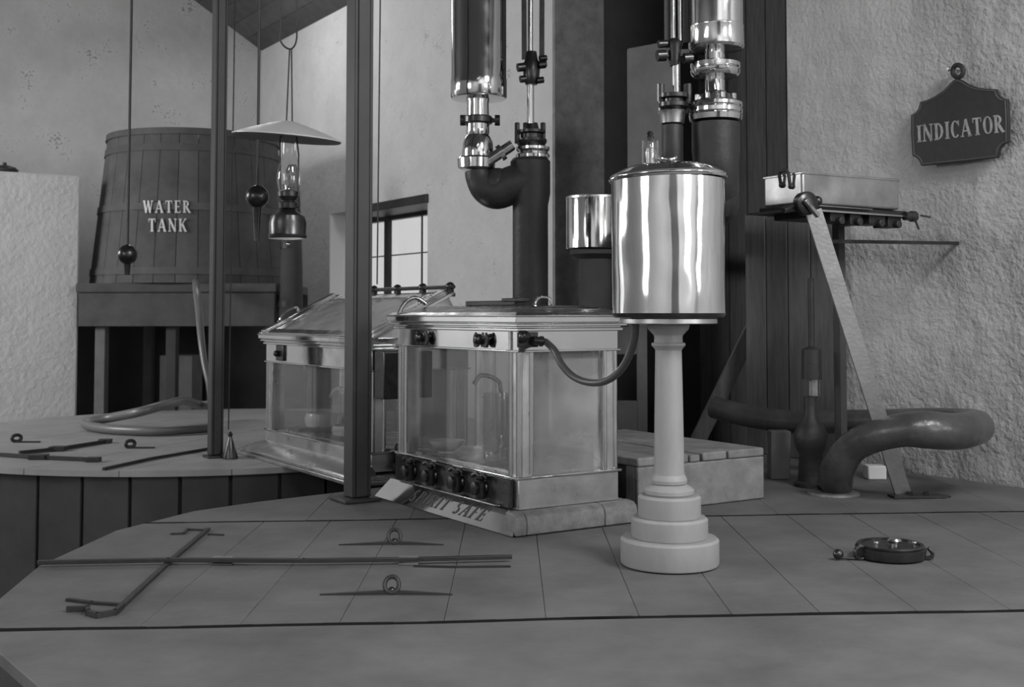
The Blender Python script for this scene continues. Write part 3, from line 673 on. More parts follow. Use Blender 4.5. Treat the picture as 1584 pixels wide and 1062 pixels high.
frus(q, .036, ZF + .066, .020, ZF + .078); frus(q, .012, ZF + .078, -.035, ZF + .094); frus(q, -.045, ZF + .094, -.060, ZF + .102); frus(q, -.085, ZF + .102, -.10, ZF + .108)
make('lid', q, M['brassold'], safe, bevel=.002)
def bail(x, y, z, ax, ln, h, t=.007):   # bail handle along direction ax
    ax = Vector(ax).normalized(); c = Vector((x, y, z)); up = Vector((0, 0, 1)); off = Vector((-.0, -.02, 0))
    q = MB().tube([c - ax * ln * .5, c - ax * ln * .42 + up * h * .6, c - ax * ln * .22 + up * h, c + ax * ln * .22 + up * h, c + ax * ln * .42 + up * h * .6, c + ax * ln * .5], [t * .8, t * .9, t, t, t * .9, t * .8], smooth=5, seg=10)
    for s_ in (-.5, .5): q.ball(c + ax * ln * s_, t * 1.7)
    return q
make('handle', bail(.20, .11, ZF + .104, (1, .12, 0), .10, .038), M['brass'], safe)
lz = ZF + .108
q = MB().box((.11, .20, lz), (.17, .62, lz + .022)).box((.105, .18, lz + .016), (.175, .30, lz + .032)); q.ball((.14, .22, lz + .036), .010)
make('lock_bar', q, M['iron'], safe, bevel=.004)
make('bracket', MB().tube([(-.03, 1.03, ZF + .05), (.0, 1.02, ZF + .12), (.05, 1.0, ZF + .15), (.10, .98, ZF + .12)], .010, smooth=4), M['brassold'], safe)
# glass
g = .030
for nm, a, b, mt in (('pane', (g, .085, ZL), (g + .005, SLn - .085, ZG), M['glass']), ('pane', (.085, g, ZL), (SW - .085, g + .005, ZG), M['dustglass']),
                     ('pane', (SW - g - .005, .085, ZL), (SW - g, SLn - .085, ZG), M['glass']), ('pane', (.085, SLn - g - .005, ZL), (SW - .085, SLn - g, ZG), M['glass'])):
    make(nm, MB().box(a, b), mt, safe)
# oak foot moulding with brass name plate
q = MB()
prof = [(-.062, .004), (-.066, .050), (-.058, .078), (-.040, .092), (-.006, .0955)]
def foot(q, x0, x1):
    n = len(prof); a = [q._v((x0, y, z)) for y, z in prof + [(.02, .0955), (.02, .004)]]; b = [q._v((x1, y, z)) for y, z in prof + [(.02, .0955), (.02, .004)]]
    q.face(a); q.face(b[::-1])
    for i in range(len(a)): q.face([a[i], a[(i + 1) % len(a)], b[(i + 1) % len(a)], b[i]])
for xa, xb in ((-.052, .0), (.002, .395), (.398, SW + .055)):
    q = MB(); foot(q, xa, xb); make('foot_moulding', q, M['basewood'], safe, bevel=.006, seg=3)
make('foot_block', MB().box((-.002, .02, .002), (SW + .055, SLn + .05, .0955)), M['basewood'], safe, bevel=.012)
plate = make('name_plate', MB().hull8([(-.062, -.052, .004), (-.002, .004, .004), (-.002, SLn + .06, .004), (-.062, SLn + .12, .004)], [(-.058, -.052, .010), (-.006, .004, .094), (-.006, SLn + .06, .094), (-.058, SLn + .12, .010)]), M['brass'], safe, label='bright engraved brass name plate')
def pl(x, y, d):
    yy = .86 - .66 * x - .035 * (y - .5); t = .18 + .62 * y
    p = Vector((-.0612 + .0552 * t, yy, .004 + .09 * t)); nrm = Vector((-.84, 0, .54)); p = Vector((-.058 + .052 * t, yy, .010 + .084 * t)); return p + nrm * (d + .0004)
for tx_, xa_, xb_ in (('SPIRIT', 0, .523), ('SAFE', .613, 1)):
    make('lettering', text_mb(tx_, lambda x, y, d, a_=xa_, b_=xb_: pl(a_ + (b_ - a_) * x, y, d), .0012, gap=.14), M['ink'], plate, label='dark engraved lettering')
make('plinth_reflection_plate', MB().box((-.022, .035, .100), (-.001, SLn - .02, ZL - .014)), M['iron'], safe, bevel=.004)  # added dark plate, stands in for the dark reflection on the left plinth
# stopcocks along the front plinth
for y in (.22, .42, .66, .86):
    q = MB().lathe([(0, .026), (.012, .028), (.02, .018), (.05, .018), (.052, .027), (.066, .027), (.07, .012)], (-.02, y, .165), axis=(-1, 0, 0), seg=20)
    q.lathe([(-.045, .020), (-.03, .024), (.02, .024), (.032, .014), (.04, .022), (.05, .022), (.054, .004)], (-.048, y, .165), seg=20)
    tap = make('stopcock', q, M['bronze'], safe)
    make('tap_handle', MB().tube([(-.048, y - .06, .212), (-.048, y - .03, .222), (-.048, y, .214), (-.048, y + .03, .222), (-.048, y + .06, .212)], [.011, .008, .010, .008, .011], smooth=4, seg=10), M['bronze'], tap)
make('drip_tray', MB().box((-.055, .10, .104), (-.022, .95, .112)), M['brassold'], safe, bevel=.002)
# wing handles on the frieze
for y in (.267, .80):
    q = MB().lathe([(0, .010), (.016, .010)], (0, y, .785), axis=(-1, 0, 0), seg=16)
    for s_ in (-1, 1):
        pts = [(s_ * .002, -.012), (s_ * .030, -.030), (s_ * .052, -.030), (s_ * .062, -.004), (s_ * .056, .022), (s_ * .042, .036), (s_ * .036, .016), (s_ * .018, .002)]
        if s_ < 0: pts = pts[::-1]
        q.slab([Vector((-.012, y + a_, .785 + b_)) for a_, b_ in pts], (-.012, 0, 0))
    q.lathe([(0, .012), (.010, .024), (.03, .024), (.04, .012)], (-.012, y, .79), axis=(-1, 0, 0), seg=20)
    make('wing_tap', q, M['bronze'], safe, bevel=.003)
# corner knob and hose union
q = MB().box((-.008, -.012, .762), (.09, .0, .824)); q.ball((.012, -.026, .806), .026)
q.lathe([(0, .018), (.03, .018), (.03, .022), (.045, .022), (.045, .014), (.06, .014)], (.055, -.024, .790), axis=(1, -.2, -.1), seg=18)
make('hose_union', q, M['bronze'], safe, bevel=.002)
make('latch', MB().box((-.006, .05, .745), (.0, .07, .828)), M['brassold'], safe)
# contents: glass jars, bowl, spouts
def inlocal(root_loc, x, y, z): return Vector(root_loc) + Vector((CA * x - SA * y, SA * x + CA * y, z))
def jar(loc, r, h, label, grp):
    o = empty('glass_jar', label, 'jar', loc, group=grp)
    make('jar_body', MB().lathe([(0, r * .9), (.004, r * .95), (.012, r), (h, r), (h + .004, r * 1.06), (h + .004, r * .98), (h, r * .95), (.012, r * .94), (.010, 0)], loc, seg=28, cap=False), M['clear'], o, world=True)
    make('hydrometer', MB().lathe([(.03, .004), (.04, .014), (.10, .014), (.115, .004), (h + .05, .004)], loc, seg=14), M['porcelain'], o, world=True)
make('tray', MB().box((.06, .06, ZL - .004), (SW - .06, SLn - .06, ZL + .006)), M['brassold'], safe)
jar(inlocal(SFX, .15, .22, ZL + .008), .055, .30, 'glass jar in the near safe, next to its front corner post', 'glass jars in the near safe')
jar(inlocal(SFX, .17, .45, ZL + .008), .055, .30, 'glass jar in the middle of the near safe', 'glass jars in the near safe')
for (x, y, z, r, lab, root) in ((.14, .84, ZL + .008, .085, 'shallow white bowl at the far end of the near safe', SFX),):
    c = inlocal(root, x, y, z); single('bowl', MB().lathe([(0, r * .5), (.01, r * .5), (.03, r * .85), (.055, r), (.06, r), (.055, r * .95), (.03, r * .8), (.014, .0)], c, cap=False), M['porcelain'], lab, 'bowl', tuple(c))
for y in (.33, .66):
    q = MB().tube([(.33, y, ZL + .006), (.33, y, ZL + .30), (.30, y, ZL + .36), (.22, y, ZL + .38), (.18, y, ZL + .34)], .011, smooth=5)
    make('spout', q, M['brassold'], safe)
# ---- far safe with the sloping glass roof
N2 = Vector((-1.588, 7.54, 0)); W2, L2 = .60, 1.55
org = N2 - Vector((-SA, CA, 0)) * L2; org.z = 0
safe2 = empty('spirit_safe', 'glazed safe with a sloping desk-like glass top, behind the thick post', 'safe', org, A, group='glazed spirit safes')
ZL2, ZG2, ZF2 = .163, .59, .705
safe_common(safe2, W2, L2, .055, ZL2, ZG2, ZF2, cw=.10, mats=('brassdull', 'brass'))
for a, b in (((.03, .1, ZL2), (.035, L2 - .1, ZG2)), ((.1, .03, ZL2), (W2 - .1, .035, ZG2)), ((W2 - .035, .1, ZL2), (W2 - .03, L2 - .1, ZG2)), ((.1, L2 - .035, ZL2), (W2 - .1, L2 - .03, ZG2))):
    make('pane', MB().box(a, b), M['glass'], safe2)
q = MB()
for o_, za, zb in ((.15, -.012, .010), (.12, .010, .022), (.14, .022, .030)): q.box((-o_, -.10, za + .013), (W2 + .08, L2 + .10, zb + .013))
make('foot_moulding', q, M['brassdull'], safe2, bevel=.003)
frm = [(-.13, .043), (-.10, .058), (-.004, .085)]
q = MB().hull8([(-.13, -.08, .043), (0, -.08, .043), (0, L2 + .08, .043), (-.13, L2 + .08, .043)], [(-.10, -.06, .060), (0, -.02, .092), (0, L2 + .02, .092), (-.10, L2 + .06, .060)]); make('sloping_sill', q, M['brassdull'], safe2, bevel=.003)
zr0 = ZF2 + .066; XR, zr1 = .47, 1.005
# roof: two moulded gable frames, sloping pane, ridge
sl = Vector((XR, 0, zr1 - zr0)).normalized(); nr = Vector((-sl.z, 0, sl.x))
def slope_bar(y0, y1, off, th, mtl, x0=-.02, x1=XR, nm='roof_rail'):
    a = Vector((x0, 0, zr0 + (x0) * (sl.z / sl.x))); b = Vector((x1, 0, zr0 + x1 * (sl.z / sl.x)))
    q = MB().hull8([Vector((a.x, y0, a.z)) + nr * off, Vector((b.x, y0, b.z)) + nr * off, Vector((b.x, y1, b.z)) + nr * off, Vector((a.x, y1, a.z)) + nr * off],
                   [Vector((a.x, y0, a.z)) + nr * (off + th), Vector((b.x, y0, b.z)) + nr * (off + th), Vector((b.x, y1, b.z)) + nr * (off + th), Vector((a.x, y1, a.z)) + nr * (off + th)])
    return make(nm, q, mtl, safe2, bevel=.003)
for ys in (0, L2):
    s_ = 1 if ys == 0 else -1
    for a_, b_, of, th in ((-.07, -.01, 0, .020), (-.01, .05, .0, .036), (.05, .12, 0, .024), (.12, .18, 0, .012)):
        y0, y1 = sorted((ys + s_ * a_, ys + s_ * b_)); slope_bar(y0, y1, of, th, M['brass'])
    yq0, yq1 = sorted((ys + s_ * .0, ys + s_ * .03))
    q = MB().slab([(0, yq0, zr0 - .002), (XR, yq0, zr0 - .002), (XR, yq0, zr1 - .005)], (0, yq1 - yq0, 0)); q.slab([(XR, yq0, zr0 - .002), (W2, yq0, zr0 - .002), (XR, yq0, zr1 - .005)], (0, yq1 - yq0, 0)); make('gable', q, M['brassdull'], safe2)
slope_bar(.10, L2 - .10, .004, .006, M['dustglass'], nm='pane')
slope_bar(.10, L2 - .10, .0, .022, M['brass'], x0=-.02, x1=.03); slope_bar(.10, L2 - .10, .0, .02, M['brassold'], x0=.42, x1=XR)
q = MB().slab([(XR + .012, .03, zr1 - .012), (W2, .03, zr0), (W2 - .01, .03, zr0)], (0, L2 - .06, 0)); make('back_slope', q, M['brassdull'], safe2)
make('ridge', MB().box((XR - .02, -.03, zr1 - .01), (XR + .03, L2 + .03, zr1 + .012)), M['brass'], safe2, bevel=.003)
q = MB().tube([(XR, -.06, zr1 + .044), (XR, 1.0, zr1 + .044)], .012)
for y in (-.02, .30, .62, .94): q.box((XR - .012, y - .022, zr1 + .01), (XR + .012, y + .022, zr1 + .035)); q.ball((XR, y, zr1 + .046), .026)
make('hinge_rod', q, M['bronze'], safe2)
q = bail(.16, L2 + .01, zr0 + .16 * sl.z / sl.x + .03, (sl.x, 0, sl.z), .15, .045, .009); make('handle', q, M['brass'], safe2)
q = bail(.33, .02, zr0 + .33 * sl.z / sl.x + .04, (sl.x, 0, sl.z), .08, .022, .007); make('handle', q, M['brassold'], safe2)
make('tray', MB().box((.06, .06, ZL2 - .004), (W2 - .06, L2 - .06, ZL2 + .006)), M['brassold'], safe2)
q = MB().box((-.014, L2 - .32, ZG2 + .015), (0, L2 - .20, ZF2)); q.ball((-.025, L2 - .24, ZG2 + .06), .02); make('latch', q, M['bronze'], safe2, bevel=.004)
# pillar and dark gear at the near end of the far safe
q = MB().box((.01, -.13, ZG2 - .14), (.30, -.012, ZF2 - .004)); q.lathe([(0, .03), (.05, .03), (.06, .045), (.075, .045)], (.20, -.1, ZF2 - .05), axis=(0, -1, 0)); q.ball((.2, -.06, ZF2 + .02), .03); make('stopcock', q, M['bronze'], safe2, bevel=.006)
q = MB().lathe([(0.06, .05), (.10, .05), (.105, .035), (.16, .035)], (.16, -.05, 0)); q.ball((.16, -.05, .18), .04); q.lathe([(0, .02), (.06, .02)], (.16, -.08, .18), axis=(0, -1, 0)); make('stopcock', q, M['bronze'], safe2)
for x, y, r, lab in ((.22, L2 - .42, .12, 'white rounded bowl at the left end of the far safe'), (.20, L2 - .90, .13, 'low white bowl in the middle of the far safe')):
    c = inlocal(org, x, y, ZL2 + .008); h = .11 if r < .125 else .07
    single('bowl', MB().lathe([(0, r * .6), (h * .3, r * .92), (h * .7, r), (h, r * .9), (h + .006, r * .93), (h + .006, r * .86), (h * .7, r * .94), (h * .3, r * .86), (.008, 0)], c, cap=False), M['porcelain'], lab, 'bowl', tuple(c), group='bowls in the far safe')
for y, x in ((L2 - .45, .42), (L2 - .80, .42)):
    q = MB().tube([(x, y, ZL2 + .006), (x, y, ZL2 + .20), (x - .02, y + .03, ZL2 + .25), (x - .06, y + .16, ZL2 + .25), (x - .07, y + .22, ZL2 + .20)], .014, smooth=5)
    make('spout', q, M['white'], safe2)
jar(inlocal(org, .22, L2 - .66, ZL2 + .008), .045, .24, 'glass jar between the two bowls in the far safe', 'glass jars in the far safe')
q = MB().tube([(.36, .9, ZL2 + .14), (.36, 1.3, ZL2 + .14)], .014); q.ball((.36, 1.0, ZL2 + .15), .024); q.ball((.36, 1.15, ZL2 + .15), .022); q.lathe([(0, .012), (.13, .012)], (.36, .95, ZL2 + .006)); make('manifold', q, M['white'], safe2)
# ---- pillar stand with copper vessel
PC = Vector((at(1036, 870, 4.23).x, 4.23, 0)); PK = PC.y / F
def pz(y): return EYE + (HOR - y) * PK
stand = empty('pillar_stand', 'pale turned column on three round steps carrying the shiny drum', 'stand', PC)
for nm, y0, y1, r in (('step', 865.5, 826, 75), ('step', 825.5, 795, 58.5), ('step', 794.5, 762, 48)):
    z0, z1 = max(pz(y0), .001), pz(y1); q = MB().lathe([(z0, r * PK * .985), (z0 + .006, r * PK), (z1 - .008, r * PK), (z1, r * PK - .008)], PC, seg=64); make(nm, q, M['stone'], stand, world=True)
q = MB().lathe([(pz(762), 36 * PK), (pz(759), 38 * PK), (pz(754), 38 * PK), (pz(750), 34 * PK), (pz(747), 28 * PK), (pz(745.5), 25 * PK), (pz(744), 27 * PK), (pz(739), 27.5 * PK), (pz(735), 26 * PK), (pz(731), 23.5 * PK), (pz(726), 23 * PK),
                (pz(640), 22 * PK), (pz(560), 20.6 * PK), (pz(541), 20.3 * PK), (pz(539), 21.5 * PK), (pz(537), 23 * PK), (pz(534), 26 * PK), (pz(530), 26 * PK), (pz(529), 22 * PK), (pz(522), 21.5 * PK), (pz(518), 22.5 * PK), (pz(512), 28 * PK), (pz(509), 31 * PK), (pz(503), 32.5 * PK), (pz(501), 32 * PK)], PC, seg=56)
make('column', q, M['stone'], stand, world=True, angle=25)
make('table_top', MB().lathe([(pz(500.5), 74 * PK), (pz(499.5), 75 * PK), (pz(493), 75 * PK), (pz(492), 74 * PK)], PC, seg=56), M['brassdull'], stand, world=True, label='bright metal edged round top')
DC = Vector((PC.x + .001, PC.y, pz(491.5)))
drum = empty('copper_vessel', 'polished upright metal drum with domed lid, standing on the pale column', 'drum', DC)
def dz(y): return pz(y)
Rd = 87 * PK
q = MB()
seg = 96; rings = []
hs = [(pz(484.5), 1.0)] + [(pz(484) + (pz(279) - pz(484)) * i / 40, 1.0) for i in range(41)]
for z, f_ in hs:
    ring = []
    for i in range(seg):
        a_ = 2 * pi * i / seg; d_ = .0011 * noise.noise(Vector((cos(a_) * 2.2, sin(a_) * 2.2, z * 9))) + .0016 * noise.noise(Vector((cos(a_) * 1.1 + 4, sin(a_) * 1.1, z * 3.5)))
        ring.append(q._v((DC.x + (Rd + d_) * cos(a_), DC.y + (Rd + d_) * sin(a_), z)))
    rings.append(ring)
for a_, b_ in zip(rings, rings[1:]):
    for i in range(seg): q.face([a_[i], a_[(i + 1) % seg], b_[(i + 1) % seg], b_[i]])
q.face(rings[0][::-1]); q.face(rings[-1])
make('drum_body', q, M['copper'], drum, world=True)
make('base_rim', MB().lathe([(pz(491.4), 82 * PK), (pz(490.5), 84.5 * PK), (pz(485), 87.6 * PK), (pz(484), 87.6 * PK)], DC * 1 - Vector((0, 0, DC.z)), seg=64), M['bronze'], drum, world=True)
T = Matrix.Translation((DC.x, DC.y, pz(279))) @ Matrix.Rotation(radians(-1.5), 4, 'Y')
q = MB(); q.m = T
q.lathe([(0, 88 * PK), (.002, 90.5 * PK), (.007, 91.5 * PK), (.011, 90.5 * PK), (.013, 88 * PK), (.016, 88 * PK), (.020, 89 * PK), (.023, 87.5 * PK), (.026, 84 * PK), (.040, 74 * PK), (.052, 60 * PK), (.058, 50 * PK), (.062, 40 * PK), (.064, 20 * PK), (.064, 1 * PK)], seg=72)
make('lid', q, M['copper'], drum, world=True, angle=40)
kz = T @ Vector((0, -.01, .072))
q = MB().tube([kz + Vector((.028 * cos(t) + .002, .016 * sin(t), .008 + .004 * cos(t * 2))) for t in [2 * pi * i / 20 for i in range(20)]], .0075, closed=True, seg=10); q.lathe([(-.01, .010), (.006, .008)], kz + Vector((-.0, 0, 0)))
make('lid_ring', q, M['brass'], drum, world=True)
# tube holder on the lid
hx = at(1006, 235, DC.y + .03)
th_ = empty('sample_bottle', 'little glass bottle with a dark stopper in a metal clip, on the drum lid', 'bottle', (hx.x, hx.y, pz(251)))
zb, zt = pz(252) - .004, pz(214)
make('bottle_body', MB().lathe([(zb, .020), (zb + .004, .022), (zt - .012, .022), (zt - .002, .015), (zt + .004, .013)], (hx.x, hx.y, 0), seg=20), M['clear'], th_, world=True)
make('liquid', MB().lathe([(zb + .006, .018), (zt - .03, .018)], (hx.x, hx.y, 0), seg=20), M['brassold'], th_, world=True)
make('clip', MB().bar((hx.x - .027, hx.y, zb), (hx.x - .027, hx.y, zt), .006, .012, up=(0, 1, 0)).bar((hx.x + .027, hx.y, zb), (hx.x + .027, hx.y, zt), .006, .012, up=(0, 1, 0)).box((hx.x - .03, hx.y - .012, zb), (hx.x + .03, hx.y + .012, zb + .008)), M['brass'], th_, world=True)
make('stopper', MB().lathe([(zt, .012), (zt + .012, .014), (zt + .020, .009), (zt + .026, .013), (zt + .034, .008)], (hx.x, hx.y, 0), seg=18), M['bronze'], th_, world=True)
# hose between safe and drum
P = [inlocal(SFX, .112, -.036, .784), at(858, 542, 4.74), at(868, 562, 4.70), at(884, 580, 4.66), at(905, 590, 4.60), at(930, 591, 4.52), at(952, 580, 4.44), at(967, 562, 4.38), at(977, 540, 4.33), at(982, 520, 4.29), at(983, 503, 4.27), at(983, 492, 4.26)]
single('connecting_hose', MB().tube(P, .0145, smooth=6, seg=14), M['hose'], 'dark rubber hose sagging from the near safe corner up to the shiny drum', 'hose', tuple(P[5]))
# ---- crate
cr = Vector((.570, 5.293, 0)); CW, CL, CH = .785, 1.08, .248
crate = empty('slatted_crate', 'low rough wooden crate with a slatted top, behind the pale column', 'crate', cr, A)
bh = CH - .042
make('side_board', MB().box((0, 0, .001), (CW, .03, bh)), M['crate'], crate, bevel=.008)
make('side_board', MB().box((0, CL - .03, .001), (CW, CL, bh)), M['crate'], crate, bevel=.006)
make('end_board', MB().box((CW - .03, .03, .001), (CW, CL - .03, bh)), M['crate'], crate, bevel=.006)
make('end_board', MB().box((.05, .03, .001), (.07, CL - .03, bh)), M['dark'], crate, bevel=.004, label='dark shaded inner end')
make('corner_post', MB().box((0, .03, .001), (.04, .09, bh)), M['crate'], crate, bevel=.004)
xs = [(0, .14), (.15, .30), (.312, .372), (.392, .54), (.556, CW)]
for i, (a, b) in enumerate(xs): make('slat', MB().box((a, .0, bh + .001), (b, CL, CH - (.006 if i == 2 else 0))), M['crate'], crate, bevel=.008)
# ---- table with tin box, knob and leaning leg
TYn = 5.5
tn = at(1240, 321, TYn); tu, tv = uv_of(tn)
table = empty('bracket_table', 'small flat table on a slanting iron leg beside the rough wall', 'table', (tn.x, tn.y, 0), A)
tz = tn.z; TL, TW = .80, .36
def TB(a, b): return MB().box(a, b)
make('table_top', TB((0, 0, tz - .010), (TL, TW, tz)), M['iron'], table, bevel=.002)
q = TB((-.004, -.006, tz - .012), (TL, 0, tz - .004)); q.box((-.008, -.006, tz - .012), (-.0, TW, tz - .004)); make('edge_strip', q, M['brass'], table)
make('upper_rail', TB((.02, -.004, tz + .012), (TL * .62, .012, tz + .019)), M['brassold'], table, bevel=.002)
make('base_board', TB((.03, .02, tz), (TL - .02, TW - .05, tz + .022)), M['iron'], table, bevel=.003)
q = MB()
for i, (x, l_) in enumerate(((.22, .10), (.36, .08), (.50, .12), (.64, .10))):
    q.box((x, .02, tz - .055 - .01 * (i % 2)), (x + l_, .12, tz - .010)); q.lathe([(0, .02), (.03, .02)], (x + l_ / 2, .02, tz - .05), axis=(0, -1, 0), seg=14)
q.box((.10, .06, tz - .040), (TL - .02, .28, tz - .010))
make('hinge_gear', q, M['iron'], table, bevel=.004)
q = MB().lathe([(0, .022), (.04, .022), (.045, .028), (.07, .028), (.075, .02)], (TL - .06, -.0, tz - .006), axis=(1, -.1, 0)); q.tube([(TL + .04, -.02, tz), (TL + .09, -.04, tz - .008)], .005); q.tube([(TL + .02, 0, tz - .02), (TL + .05, .0, tz - .07)], .005); make('end_clamp', q, M['iron'], table)
cc = (0.005, -.02, tz + .018)
q = MB().lathe([(-.025, .052), (-.02, .056), (.02, .056), (.025, .05), (.03, .02)], cc, axis=(-.25, -1, 0), seg=28); q.ball((.085, -.02, tz + .035), .024); q.lathe([(0, .02), (.06, .014)], (-.045, .02, tz + .002), axis=(-.6, 0, -.2), seg=14); clampk = make('corner_clamp', q, M['bronze'], table)
q = MB().bar((-.045, -.062, tz + .03), (.030, -.075, tz - .045), .02, .02, up=(0, 1, 0)); make('clamp_lever', q, M['brassold'], clampk, bevel=.003)
pA, pB = at(1258, 326, TYn + .03), G(1397, 767); pB.z = .012
make('leg', MB().bar(pA, pB, .020, 28 * 5.6 / F, up=(CA, SA, 0)) if False else MB().bar(pA, pB, 26 * 5.6 / F, .014, up=(0, -1, .1)), M['ironlight'], table, world=True, bevel=.002, label='pale flat iron leg')
fp = G(1418, 769); q = MB(); q.m = Matrix.Translation(fp) @ Matrix.Rotation(radians(4), 4, 'Z'); q.box((-.13, -.045, .001), (.13, .045, .013)); q.box((.13, -.02, .001), (.165, .02, .010)); make('foot', q, M['iron'], table, world=True, bevel=.002)
for dx in (-.03, .05): make('bolt', MB().lathe([(.013, .014), (.026, .014), (.028, .008)], (fp.x + dx, fp.y + .01, 0), seg=6), M['iron'], table, world=True)
q = MB().box((.58, .29, .002), (.625, .335, tz - .02)); make('inner_leg', q, M['dark'], table)
# tin box on it
tb = empty('tin_box', 'shiny rectangular metal box with a bail handle, on the small table', 'box', (tn.x, tn.y, tz + .022), A - radians(3))
z0 = tz + .023; nx = .035; BL, BW_, BH = .66, .27, .155
def bz(z): return z - (tz + .022)
zz0 = bz(z0)
q = MB().box((nx, .03, zz0), (nx + BL, .03 + BW_, zz0 + BH)); make('box_body', q, M['tin'], tb, bevel=.012, seg=3)
q = MB().box((nx - .003, .027, zz0 + BH - .012), (nx + BL + .003, .033 + BW_, zz0 + BH)); make('lid', q, M['tin'], tb, bevel=.003)
q = MB().tube([(nx - .012, .10, zz0 + BH * .60), (nx - .022, .10, zz0 + BH * .98), (nx - .022, .112, zz0 + BH + .012), (nx - .022, .155, zz0 + BH + .014), (nx - .022, .165, zz0 + BH * 1.0), (nx - .012, .165, zz0 + BH * .68)], .0085)
for y, f_ in ((.10, .58), (.165, .66)): q.ball((nx - .006, y, zz0 + BH * f_), .015)
make('handle', q, M['iron'], tb)
# wall rail
wp = onwall(1484, 376, UW - .0); e = wp - UV(1.02, 0, 0); e.z = at(1312, 373, e.y).z
single('wall_rail', MB().bar(wp, e, .012, .018), M['iron'], 'thin dark iron rod sticking out of the rough wall under the small table', 'rod', tuple(wp))
# ---- big bent pipe
P = [G(1290, 790), G(1292, 764), at(1297, 722, 5.74), at(1318, 692, 5.66), at(1352, 675, 5.56), at(1395, 665, 5.49), at(1430, 664, 5.46), at(1470, 667, 5.48), at(1500, 664, 5.60), at(1511, 659, 5.80), at(1490, 654, 6.02), at(1440, 651, 6.16), at(1380, 651, 6.25), at(1310, 655, 6.33), at(1230, 655, 6.5), at(1160, 645, 6.65), at(1110, 632, 6.8)]
for i_ in range(11, 17): P[i_].y += .12 * (i_ > 12)
P[0] = P[1] + Vector((-.01, 0, -.02)); P[0].z = .019; P[1].z = .06
single('bent_pipe', MB().tube(P, [.085, .085, .082, .075, .075, .078, .088, .086, .084, .082, .075, .07, .065, .065, .065, .065, .065], smooth=7, seg=24), M['leather'], 'very thick dark bent pipe rising from the deck and doubling back beside the rough wall', 'pipe', tuple(P[0]))
q = MB().lathe([(.001, .13), (.012, .125), (.014, .11)], Vector((P[0].x, P[0].y, 0)), seg=32); single('pipe_collar', q, M['basewood'], 'flat collar on the deck around the foot of the thick bent pipe', 'collar', (P[0].x, P[0].y, 0))
# small block, dark valve, white block
b = G(1207, 742); single('timber_stub', MB().hull8([(b.x - .052, b.y, .001), (b.x + .052, b.y, .001), (b.x + .052, b.y + .10, .001), (b.x - .052, b.y + .10, .001)], [(b.x - .045, b.y, .262), (b.x + .062, b.y, .262), (b.x + .062, b.y + .10, .262), (b.x - .045, b.y + .10, .262)]), M['frame'], 'short grey upright timber stub between the crate and the bent pipe', 'block', (b.x, b.y, 0), bevel=.006)
vb = G(1255, 752); kv = vb.y / F
vlv = empty('dark_valve', 'dark upright iron valve with a small bright neck, behind the bent pipe', 'valve', (vb.x, vb.y, 0))
def vz(y): return EYE + (HOR - y) * kv
make('valve_body', MB().lathe([(.001, 26 * kv), (.02, 26 * kv), (.03, 20 * kv), (vz(700), 18 * kv), (vz(690), 24 * kv), (vz(670), 26 * kv), (vz(655), 18 * kv), (vz(640), 10 * kv), (vz(612), 10 * kv)], vb * 1, seg=28), M['iron'], vlv, world=True)
make('neck', MB().lathe([(vz(611), 9 * kv), (vz(586), 9 * kv)], Vector((vb.x + .02, vb.y, 0)), seg=20), M['brassold'], vlv, world=True)
make('stem', MB().lathe([(vz(586), 16 * kv), (vz(540), 15 * kv), (vz(535), 5 * kv), (vz(430), 5 * kv)], Vector((vb.x + .01, vb.y, 0)), seg=20), M['iron'], vlv, world=True)
wb = G(1352, 742); single('white_block', MB().box((wb.x - .03, wb.y, .001), (wb.x + .07, wb.y + .10, .075)), M['white'], 'small white block on the deck under the bent pipe', 'block', (wb.x, wb.y, 0), bevel=.006)
# ---- dark boards leaning on the wall under the table
for i in range(4):
    v0 = 4.86 + i * .19
    o = uvbox(MB(), UW - .10, UW - .07, v0, v0 + .18, .002, 1.52 + .03 * (i % 2)); c = UV(UW - .08, v0 + .09, 0)
    single('dark_board', o, M['darkwood'], ['leftmost dark upright board behind the small table', 'second dark board from the left behind the small table', 'second dark board from the right behind the small table', 'dark upright board nearest the slanting iron leg, against the rough wall'][3 - i], 'board', tuple(c), group='dark boards behind the small table', bevel=.004)
# ---- sign
US = UW - .055
def sp(cx, cy, dz=0.0):
    p = onwall(1380 + cx / 4.617, 60 + cy / 4.617, US); return p - Vector((CA, SA, 0)) * dz
ol = [(150, 545), (180, 530), (200, 505), (208, 480), (215, 452), (260, 440), (320, 412), (380, 372), (420, 330), (450, 300), (480, 285), (515, 298), (555, 325), (610, 347), (680, 358), (762, 362), (770, 390), (790, 418), (812, 430), (840, 432), (846, 580), (848, 740), (815, 752), (792, 775), (780, 800), (768, 850), (500, 880), (222, 908), (214, 885), (200, 862), (182, 848), (160, 838), (150, 690)]
sgc = sp(500, 600); sign = empty('wall_sign', 'dark shaped board lettered INDICATOR hanging on the rough wall', 'sign', tuple(sgc))
outn = -Vector((CA, SA, 0))
make('board', MB().slab([sp(*p) for p in ol], outn * .02), M['signb'], sign, world=True, bevel=.003)
q = MB(); ctr = Vector((500, 620))
inn = [tuple(ctr + (Vector(p) - ctr) * .955) for p in ol]
q.tube([sp(*p, dz=.021) for p in inn], .0022, closed=True, seg=6); make('border_line', q, M['frame'], sign, world=True)
q = MB(); rc = Vector((478, 232)); q.tube([sp(rc.x + 38 * cos(t), rc.y + 44 * sin(t), .010) for t in [2 * pi * i / 28 for i in range(28)]], .013, closed=True, seg=12); make('ring', q, M['signb'], sign, world=True)
